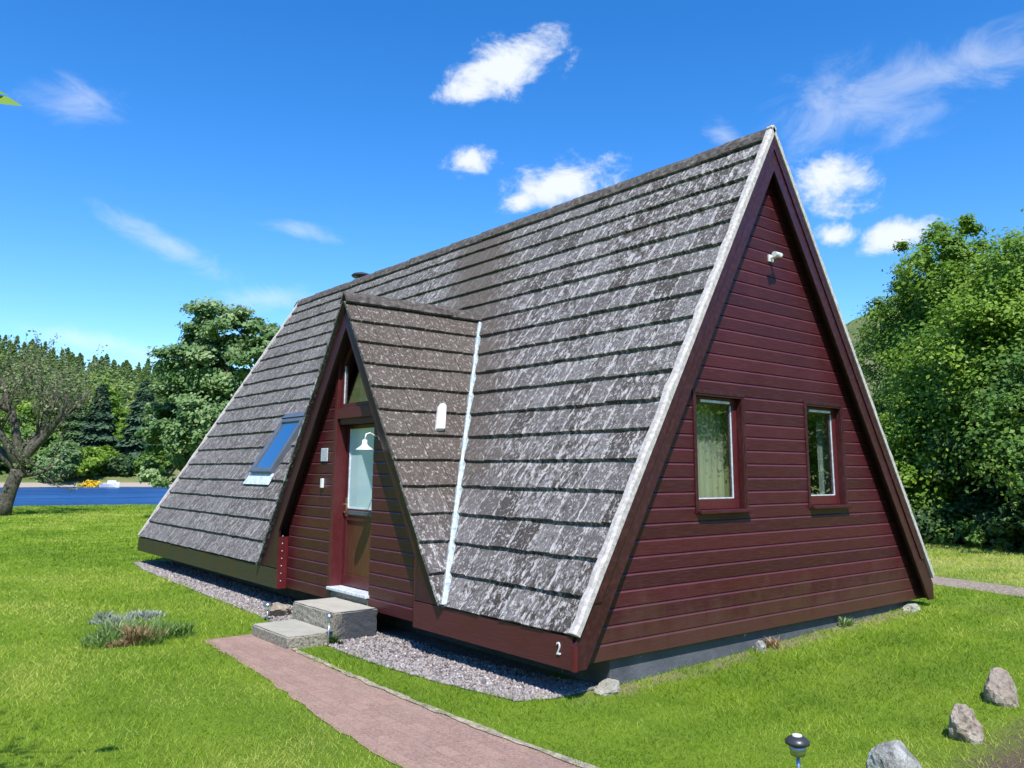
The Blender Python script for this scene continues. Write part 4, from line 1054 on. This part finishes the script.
# old sparse tree on the lawn edge
def sparse_tree():
    x, y = site(6, 37.5); gz = float(ground_z(x, y))
    t = thing('old_tree', 'old sparse tree with lichen grey twigs leaning at the left lawn edge', 'tree', (x, y, gz - .05))
    rng = random.Random(12); m = MB(); tips = []
    def W(a, b, c): return vr * a + vf * b + Vector((0, 0, c))
    def grow(p, d, ln, r, depth):
        n = 5; pts = [p]; q = p.copy(); dd = d.normalized()
        for i in range(n):
            dd = (dd + Vector((rng.gauss(0, .13), rng.gauss(0, .13), rng.gauss(.03, .11)))).normalized(); q = q + dd * ln / n; pts.append(q.copy())
        m.tube(pts, [r * (1 - .62 * i / n) for i in range(n + 1)], 7 if depth < 2 else 4)
        if depth >= 2: tips.extend(pts[2:])
        if depth < 4:
            for k in range(4 if depth < 3 else 3):
                f = rng.uniform(.35, 1); i = min(n, int(f * n)); nd = (dd + Vector((rng.gauss(0, .75), rng.gauss(0, .75), rng.gauss(.12, .5)))).normalized()
                grow(pts[i], nd, ln * rng.uniform(.50, .76), r * (1 - .62 * f) * .62, depth + 1)
    trunk = [W(0, 0, 0), W(.10, 0, .5), W(.22, 0, 1.0), W(.40, 0, 1.55), W(.42, 0, 1.8)]
    m.tube(trunk, [.34, .28, .26, .24, .22], 10)
    top = trunk[-1]
    grow(top, W(.05, .1, 1), 3.7, .20, 1); grow(top, W(.75, 0, .85), 3.5, .19, 1); grow(top, W(-.9, .1, .75), 3.7, .20, 1); grow(top, W(.2, .5, 1), 3.8, .15, 1); grow(top, W(-.35, -.2, 1), 3.9, .16, 1)
    grow(W(.4, 0, 1.5), W(1.0, -.1, .15), 2.2, .09, 2); grow(W(1.5, 0, 1.6), W(.5, 0, -.7), 1.3, .03, 3)
    m.build('trunk', M['bark_pale'], t, smooth=True)
    T = np.array([tuple(p) for p in tips]); g = np.random.default_rng(3); n = 5200
    i = g.integers(0, len(T), n); P = T[i] + g.normal(size=(n, 3)) * .09
    a = g.normal(size=(n, 3)); a /= np.linalg.norm(a, axis=1)[:, None]; b = np.cross(a, g.normal(size=(n, 3))); b /= np.linalg.norm(b, axis=1)[:, None]
    s = .055 * (.6 + .8 * g.random((n, 1)))
    V = np.stack([P - a * s, P + b * s * .6, P + a * s, P - b * s * .6], 1).reshape(-1, 3)
    link('crown', np_mesh('crown', V, np.arange(n * 4).reshape(-1, 4), np.clip(.35 + .5 * g.random(n), 0, 1)), M['leaf_sparse'], t)
sparse_tree()

# ---- across the loch
conifer(95, 163, 398, 4.2, 'dark conifer across the loch, left of the other dark one', 62)
conifer(139, 160, 392, 5.0, 'broad dark conifer across the loch beside the roofline', 63)
conifer(72, 172, 404, 3.6, 'grey green conifer across the loch left of the dark pair', 64, 'conifer')
GS = 'trees and bushes along the far shore'
def shore_tree(px, d, top, rad, mat, label, seed, n=9000, base=.2, leaf=.34):
    x, y = site(px, d); gz = float(ground_z(x, y)); h = max(2., height_at(top, d) - gz); rng = random.Random(seed)
    tree('shore_tree', label, 'tree', (x, y), blobs_round(rng, h, rad, base, 9), n, leaf, mat, seed, h * .5, .2, group=GS, clumps=80, spread=.34)
for a in [(12, 160, 425, 5.2, 'leaf_mid', 'green tree across the loch behind the old sparse tree', 81), (38, 158, 436, 4.2, 'leaf_mid', 'rounded tree on the far shore right of the old trunk', 82),
          (56, 152, 446, 4.0, 'leaf_pale', 'pale willow on the far shore above the sand strip', 83), (78, 154, 452, 3.4, 'leaf_bright', 'bright green bush just left of the yellow gorse', 84),
          (104, 158, 450, 3.4, 'leaf_bright', 'bright green tree above the small white boat', 85), (120, 156, 458, 2.8, 'leaf_dark', 'dark low tree right of the small white boat', 86),
          (134, 158, 464, 3.0, 'leaf_bright', 'yellow green bush at the water edge near the roof', 87), (153, 156, 449, 3.4, 'leaf_mid', 'mid green shore tree touching the roof edge', 88),
          (116, 172, 425, 4.2, 'leaf_bright', 'light green tree between the two dark conifers', 89), (60, 178, 412, 4.4, 'leaf_bright', 'light green tree on slope above the pale willow', 90),
          (25, 178, 405, 4.8, 'leaf_bright', 'bright tree on the slope behind the old sparse tree', 91), (165, 170, 430, 4.2, 'leaf_mid', 'green slope tree half hidden behind the large dense tree', 92),
          (-20, 158, 440, 5, 'leaf_mid', 'shore tree just past the left edge of the photo', 93), (100, 190, 385, 4.6, 'leaf_bright', 'sunny tree higher on the slope above the conifers', 94)]:
    shore_tree(*a)
gx, gy = site(91, 147)
bush(0, 0, 1.7, 1.9, 'gorse', 'yellow flowering gorse bush on the far shore', 99, 1800, .28, None, 'gorse_bush', (gx, gy))
# boat
bx, by = site(111, 143.5); bt = thing('boat', 'small white boat moored at the far shore', 'boat', (bx, by, -1.25)); bt.rotation_euler = (0, 0, R(-55))
m = MB(); secs = [(-1.6, .55, .55), (-.8, .68, .52), (.4, .66, .58), (1.3, .36, .72), (1.8, .03, .86)]; prev = None
for (xx, hw, tp) in secs:
    ring = [(xx, -hw, tp), (xx, -hw * .75, .02), (xx, 0, -.12), (xx, hw * .75, .02), (xx, hw, tp), (xx, hw * .86, tp), (xx, 0, .18), (xx, -hw * .86, tp)]
    b = len(m.v); m.v += ring
    if prev is not None:
        for k in range(8): m.f.append((prev + k, prev + (k + 1) % 8, b + (k + 1) % 8, b + k)); m.r.append(.5); m.uv.append([(0, 0)] * 4)
    else: m.f.append(tuple(b + k for k in range(8))); m.r.append(.5); m.uv.append([(0, 0)] * 8)
    prev = b
m.build('hull', M['white_plastic'], bt)
m = MB(); m.prism([(-.2, .5), (1.0, .62), (.75, 1.05), (-.1, 1.1)], lambda a, b, d: (a, d, b), -.4, .4); m.build('cabin', M['white_plastic'], bt)

# the wooded hillside: one mass of conifers and broadleaf trees
def forest():
    g = np.random.default_rng(77); Vs, rs = [], []
    con = [conifer_geo(200 + i, 1., .20 + .03 * i, 300, .105) for i in range(5)]
    dec = []
    for i in range(5):
        rng = random.Random(300 + i); V, F, r = leaf_cloud(blobs_round(rng, 1., .40, .05, 7), 260, .125, 300 + i, clumps=34, spread=.42)
        dec.append((V.reshape(-1, 4, 3), r))
    rows = []
    d = 168.
    while d < 345:
        az = -34.
        step = 4.2 + (d - 168) * .006
        while az < 24:
            a = az + g.uniform(-.5, .5) * math.degrees(step / d); dd = d + g.uniform(-.5, .5) * step
            th = math.atan2(NLY, NLX) - math.radians(a); rows.append((CAM.x + dd * math.cos(th), CAM.y + dd * math.sin(th), dd, a))
            az += math.degrees(step / d)
        d += step * 1.05
    for (x, y, dd, a) in rows:
        z = float(ground_z(x, y))
        u = math.sin(x * .045 + 2) + math.cos(y * .06 + x * .02) + g.normal() * .55 + (dd - 235) * .012
        s = g.uniform(0, 6.283); cs, sn = math.cos(s), math.sin(s)
        if u > -.25: V, r = con[g.integers(5)]; h = g.uniform(4.6, 7.6); k = h; tone = .22
        else: V, r = dec[g.integers(5)]; h = g.uniform(4., 6.2); k = h; tone = .42
        W = V * k; W = np.stack([W[..., 0] * cs - W[..., 1] * sn + x, W[..., 0] * sn + W[..., 1] * cs + y, W[..., 2] + z - .3], -1)
        Vs.append(W.reshape(-1, 3)); rs.append(np.clip(r * .5 + tone + g.uniform(-.14, .14), 0, 1))
    V = np.concatenate(Vs); r = np.concatenate(rs)
    o = link('hillside_forest', np_mesh('hillside_forest', V, np.arange(len(V)).reshape(-1, 4), r), M['forest'])
    tag(o, 'wooded hillside of conifers and broadleaf trees across the loch', 'forest', kind='stuff')
forest()

# ---- small plants near the house
def tuft(name, label, x, y, rad, h, n, mat, seed, extra=None, group=None):
    t = thing(name, label, 'plant', (x, y, float(ground_z(x, y))), group); g = np.random.default_rng(seed)
    def blades(n, rad, h, wd, dx=0, dy=0):
        m = max(3, int(n / 110)); ca = g.random(m) * 6.283; cq = rad * np.sqrt(g.random(m)) * .85; cs = rad * (.14 + .22 * g.random(m)); chh = .35 + .95 * g.random(m) ** 1.5; ct = g.random(m)
        ci = g.integers(0, m, n); a = g.random(n) * 6.283; q = cs[ci] * np.sqrt(g.random(n))
        X = dx + cq[ci] * np.cos(ca[ci]) + q * np.cos(a); Y = dy + cq[ci] * np.sin(ca[ci]) * .85 + q * np.sin(a)
        hh = h * chh[ci] * (.35 + .75 * g.random(n)); la = a + g.normal(size=n) * 1.2; ln = hh * (.25 + .8 * g.random(n))
        w = g.random(n) * 6.283; c, s = np.cos(w) * wd, np.sin(w) * wd
        mid = np.stack([X + ln * .35 * np.cos(la), Y + ln * .35 * np.sin(la), hh * .62], -1); tip = np.stack([X + ln * np.cos(la), Y + ln * np.sin(la), hh], -1)
        o = np.stack([c, s, 0 * c], -1); b0 = np.stack([X, Y, 0 * X], -1)
        tones.append(np.clip(.65 * ct[ci] + .4 * g.random(n) - .05, 0, 1))
        return np.stack([b0, mid - o, tip, mid + o], 1).reshape(-1, 3)
    tones = []
    V = blades(n, rad, h, .006)
    link('foliage', np_mesh('foliage', V, np.arange(n * 4).reshape(-1, 4), tones[-1]), M[mat], t)
    if extra:
        dx, dy, r2, h2, n2, m2, nm = extra
        V = blades(n2, r2, h2, .007, dx, dy)
        link(nm, np_mesh(nm, V, np.arange(n2 * 4).reshape(-1, 4), tones[-1]), M[m2], t)
    return t
tuft('weed_clump', 'overgrown weedy clump with a dead brown patch in the left lawn', -4.92, 4.65, .54, .17, 3400, 'lavender', 1, (-.12, -.22, .26, .16, 900, 'dead_leaf', 'dead_stems'))
tuft('weed_tuft', 'small green weed tuft at the foot of the slim light', -3.44, 3.14, .09, .13, 150, 'leaf_dark', 2)
tuft('weed_tuft', 'dry weeds against the middle of the dark plinth', -.32, .10, .12, .16, 200, 'dead_leaf', 3)
tuft('weed_tuft', 'pale weeds growing at the right part of the dark plinth', 1.15, .11, .10, .12, 120, 'lavender', 4)
tuft('grey_plant', 'low blue grey heathery patch behind the weedy clump on the left lawn', -4.72, 5.95, .45, .09, 1500, 'heather', 6)

# leaves of the tree that overhangs on the left
def overhang():
    t = thing('overhanging_tree', 'overhanging leafy branch reaching in at the left edge of the sky', 'tree', (-10.6, 1.2, float(ground_z(-10.6, 1.2))))
    z0 = t.location.z; Lc = lambda p: (p[0] + 10.6, p[1] - 1.2, p[2] - z0)
    m = MB(); m.tube([Lc(p) for p in ((-10.6, 1.2, z0 - .1), (-10.5, 1.1, 1.5), (-10.2, .9, 3.0), (-10.1, .9, 5.0))], [.2, .17, .13, .08], 9)
    m.tube([Lc(p) for p in ((-10.2, .9, 3.0), (-9.2, .3, 3.4), (-8.2, -.4, 3.35), (-7.35, -.86, 3.12))], [.06, .035, .016, .004], 6)
    m.tube([Lc(p) for p in ((-9.2, .3, 3.4), (-8.6, .9, 3.6), (-8.0, 1.3, 3.4))], [.03, .015, .005], 6)
    m.build('trunk', M['bark'], t, smooth=True)
    g = np.random.default_rng(5); n = 900
    u = g.random(n); bx = -10.2 + 2.3 * u; P = np.stack([bx + g.normal(size=n) * .25, .6 - .85 * (bx + 10.2) + g.normal(size=n) * .45, 3.3 + .5 * g.normal(size=n) + .4 * (1 - u)], 1)
    P = P[(P[:, 0] < -7.75 + .05 * (P[:, 1] + 4.9)) & (P[:, 2] > 2.3)]
    P = np.concatenate([P, [[-7.19, -.91, 3.09], [-7.235, -.90, 3.13]]]); n = len(P)
    nr = g.normal(size=(n, 3)) * .5 + np.array([0, 0, 1]); nr[-2:] = [[-.2, -.75, .55], [.1, -.6, .7]]; nr /= np.linalg.norm(nr, axis=1)[:, None]
    dirv = g.normal(size=(n, 3)); dirv[-2:] = [[.9, .1, -.35], [.8, .1, .2]]; a = dirv - nr * (dirv * nr).sum(1)[:, None]; a /= np.linalg.norm(a, axis=1)[:, None]; b = np.cross(nr, a)
    prof = [(-1, 0), (-.4, .42), (.2, .40), (1, 0), (.2, -.40), (-.4, -.42)]; s = .045 * np.ones((n, 1)); s[-2:] = .078
    V = np.stack([P + a * s * u_ + b * s * w_ - nr * s * .15 * abs(u_) for u_, w_ in prof], 1) - np.array([-10.6, 1.2, z0])
    link('leaves', np_mesh('leaves', V.reshape(-1, 3), np.arange(n * 6).reshape(-1, 6), g.random(n)), M['leaf_bright'], t)
overhang()

# ------------------------------------------------------------------ light, sky
SUN_AZ = (-.502, -.865); EL = 55.
wd = bpy.data.worlds.new('World'); SC.world = wd; wd.use_nodes = True; nt = wd.node_tree
bg = nt.nodes['Background']; out = nt.nodes['World Output']
sky = nt.nodes.new('ShaderNodeTexSky'); sky.sky_type = 'NISHITA'; sky.sun_disc = False
sky.sun_elevation = R(EL); sky.sun_rotation = math.atan2(SUN_AZ[0], SUN_AZ[1]); sky.altitude = 50; sky.air_density = .95; sky.dust_density = .05; sky.ozone_density = 4.
hs = nt.nodes.new('ShaderNodeHueSaturation'); hs.inputs['Hue'].default_value = .506; hs.inputs['Saturation'].default_value = 1.33; hs.inputs['Value'].default_value = 1.12
L(nt, sky.outputs[0], hs.inputs['Color']); L(nt, hs.outputs[0], bg.inputs[0]); bg.inputs[1].default_value = .15
dirn = nt.nodes.new('ShaderNodeTexCoord').outputs['Generated']
def dot(v, nt=nt):
    n = nt.nodes.new('ShaderNodeVectorMath'); n.operation = 'DOT_PRODUCT'; L(nt, dirn, n.inputs[0]); n.inputs[1].default_value = v; return n.outputs['Value']
def cloud(px, py, rx, ry, tilt=0.):          # bearings of each cloud in the sky, its half extents in pixels of the photo = angle * 819
    c = bearing(px, py); a = (RT - c * RT.dot(c)).normalized(); b = c.cross(a) * -1
    if b.z < 0: b = -b
    t = R(tilt); u = a * math.cos(t) + b * math.sin(t); v = -a * math.sin(t) + b * math.cos(t)
    du = math_(nt, 'MULTIPLY', dot(tuple(u)), FPX / rx); dv = math_(nt, 'MULTIPLY', dot(tuple(v)), FPX / ry)
    rr = math_(nt, 'SQRT', math_(nt, 'ADD', math_(nt, 'MULTIPLY', du, du), math_(nt, 'MULTIPLY', dv, dv)))
    front = mrange(nt, dot(tuple(c)), .2, .4)
    return math_(nt, 'MULTIPLY', math_(nt, 'SUBTRACT', 1., rr, clamp=True), front)
puffs = [cloud(512, 66, 86, 44, 18), cloud(470, 92, 44, 20, 10), cloud(565, 182, 92, 36, 14), cloud(520, 204, 40, 22, 20), cloud(828, 182, 62, 40, -8), cloud(832, 236, 30, 18, 0), cloud(900, 236, 58, 22, 22), cloud(470, 160, 46, 26, 20)]
thin = [cloud(78, 100, 70, 30, 0), cloud(272, 298, 70, 20, 4), cloud(950, 70, 240, 42, 16), cloud(725, 135, 22, 30, 60), cloud(300, 232, 60, 14, -12), cloud(170, 245, 90, 22, -30), cloud(110, 345, 150, 18, -12), cloud(850, 110, 150, 60, 20)]
def mx(l):
    r = l[0]
    for q in l[1:]: r = math_(nt, 'MAXIMUM', r, q)
    return r
n1 = noise(nt, mapping(nt, dirn, (1, 1, 1.5)), 16., 10, .66, .35); n2 = noise(nt, mapping(nt, dirn, (1, 1, 2.0)), 11., 9, .66, .8)
P_, T_ = mx(puffs), mx(thin)
dp = math_(nt, 'MULTIPLY', mrange(nt, math_(nt, 'ADD', math_(nt, 'MULTIPLY', P_, 1.25), math_(nt, 'MULTIPLY', math_(nt, 'SUBTRACT', n1, .5), 2.4)), .36, 1.15), mrange(nt, P_, 0., .18))
dt = math_(nt, 'MULTIPLY', mrange(nt, math_(nt, 'ADD', math_(nt, 'MULTIPLY', T_, .8), math_(nt, 'MULTIPLY', math_(nt, 'SUBTRACT', n2, .5), 1.5)), .2, 1.0, 0., .42), mrange(nt, T_, 0., .3))
dens = math_(nt, 'MULTIPLY', math_(nt, 'MAXIMUM', dp, dt), .94, clamp=True)
cb = nt.nodes.new('ShaderNodeBackground'); cb.inputs[1].default_value = .74; cb.inputs[0].default_value = (.90, .95, 1., 1)
ms = nt.nodes.new('ShaderNodeMixShader'); L(nt, dens, ms.inputs[0]); L(nt, bg.outputs[0], ms.inputs[1]); L(nt, cb.outputs[0], ms.inputs[2]); L(nt, ms.outputs[0], out.inputs[0])

sd = bpy.data.lights.new('sun', 'SUN'); sd.energy = 4.6; sd.angle = R(.5); sd.color = (1., .955, .89)
so = bpy.data.objects.new('sun', sd); COL.objects.link(so)
to = Vector((SUN_AZ[0] * math.cos(R(EL)), SUN_AZ[1] * math.cos(R(EL)), math.sin(R(EL)))); so.rotation_euler = to.to_track_quat('Z', 'Y').to_euler()

# ------------------------------------------------------------------ camera
cd = bpy.data.cameras.new('camera'); co = bpy.data.objects.new('camera', cd); COL.objects.link(co)
cd.sensor_width = 36; cd.lens = FPX * 36 / 1024; cd.shift_x = -(PPX - 512) / 1024; cd.shift_y = (PPY - 384) / 1024
cd.clip_start = .05; cd.clip_end = 4000
mt = Matrix((RT, UP, -FW)).transposed().to_4x4(); mt.translation = CAM; co.matrix_world = mt
SC.camera = co
SC.view_settings.view_transform = 'Standard'; SC.view_settings.look = 'None'; SC.view_settings.gamma = 1; SC.view_settings.use_curve_mapping = False
SC.view_settings.exposure = .55
SC.render.engine = 'CYCLES'
SC.cycles.use_denoising = True
SC.cycles.max_bounces = 6; SC.cycles.transparent_max_bounces = 8
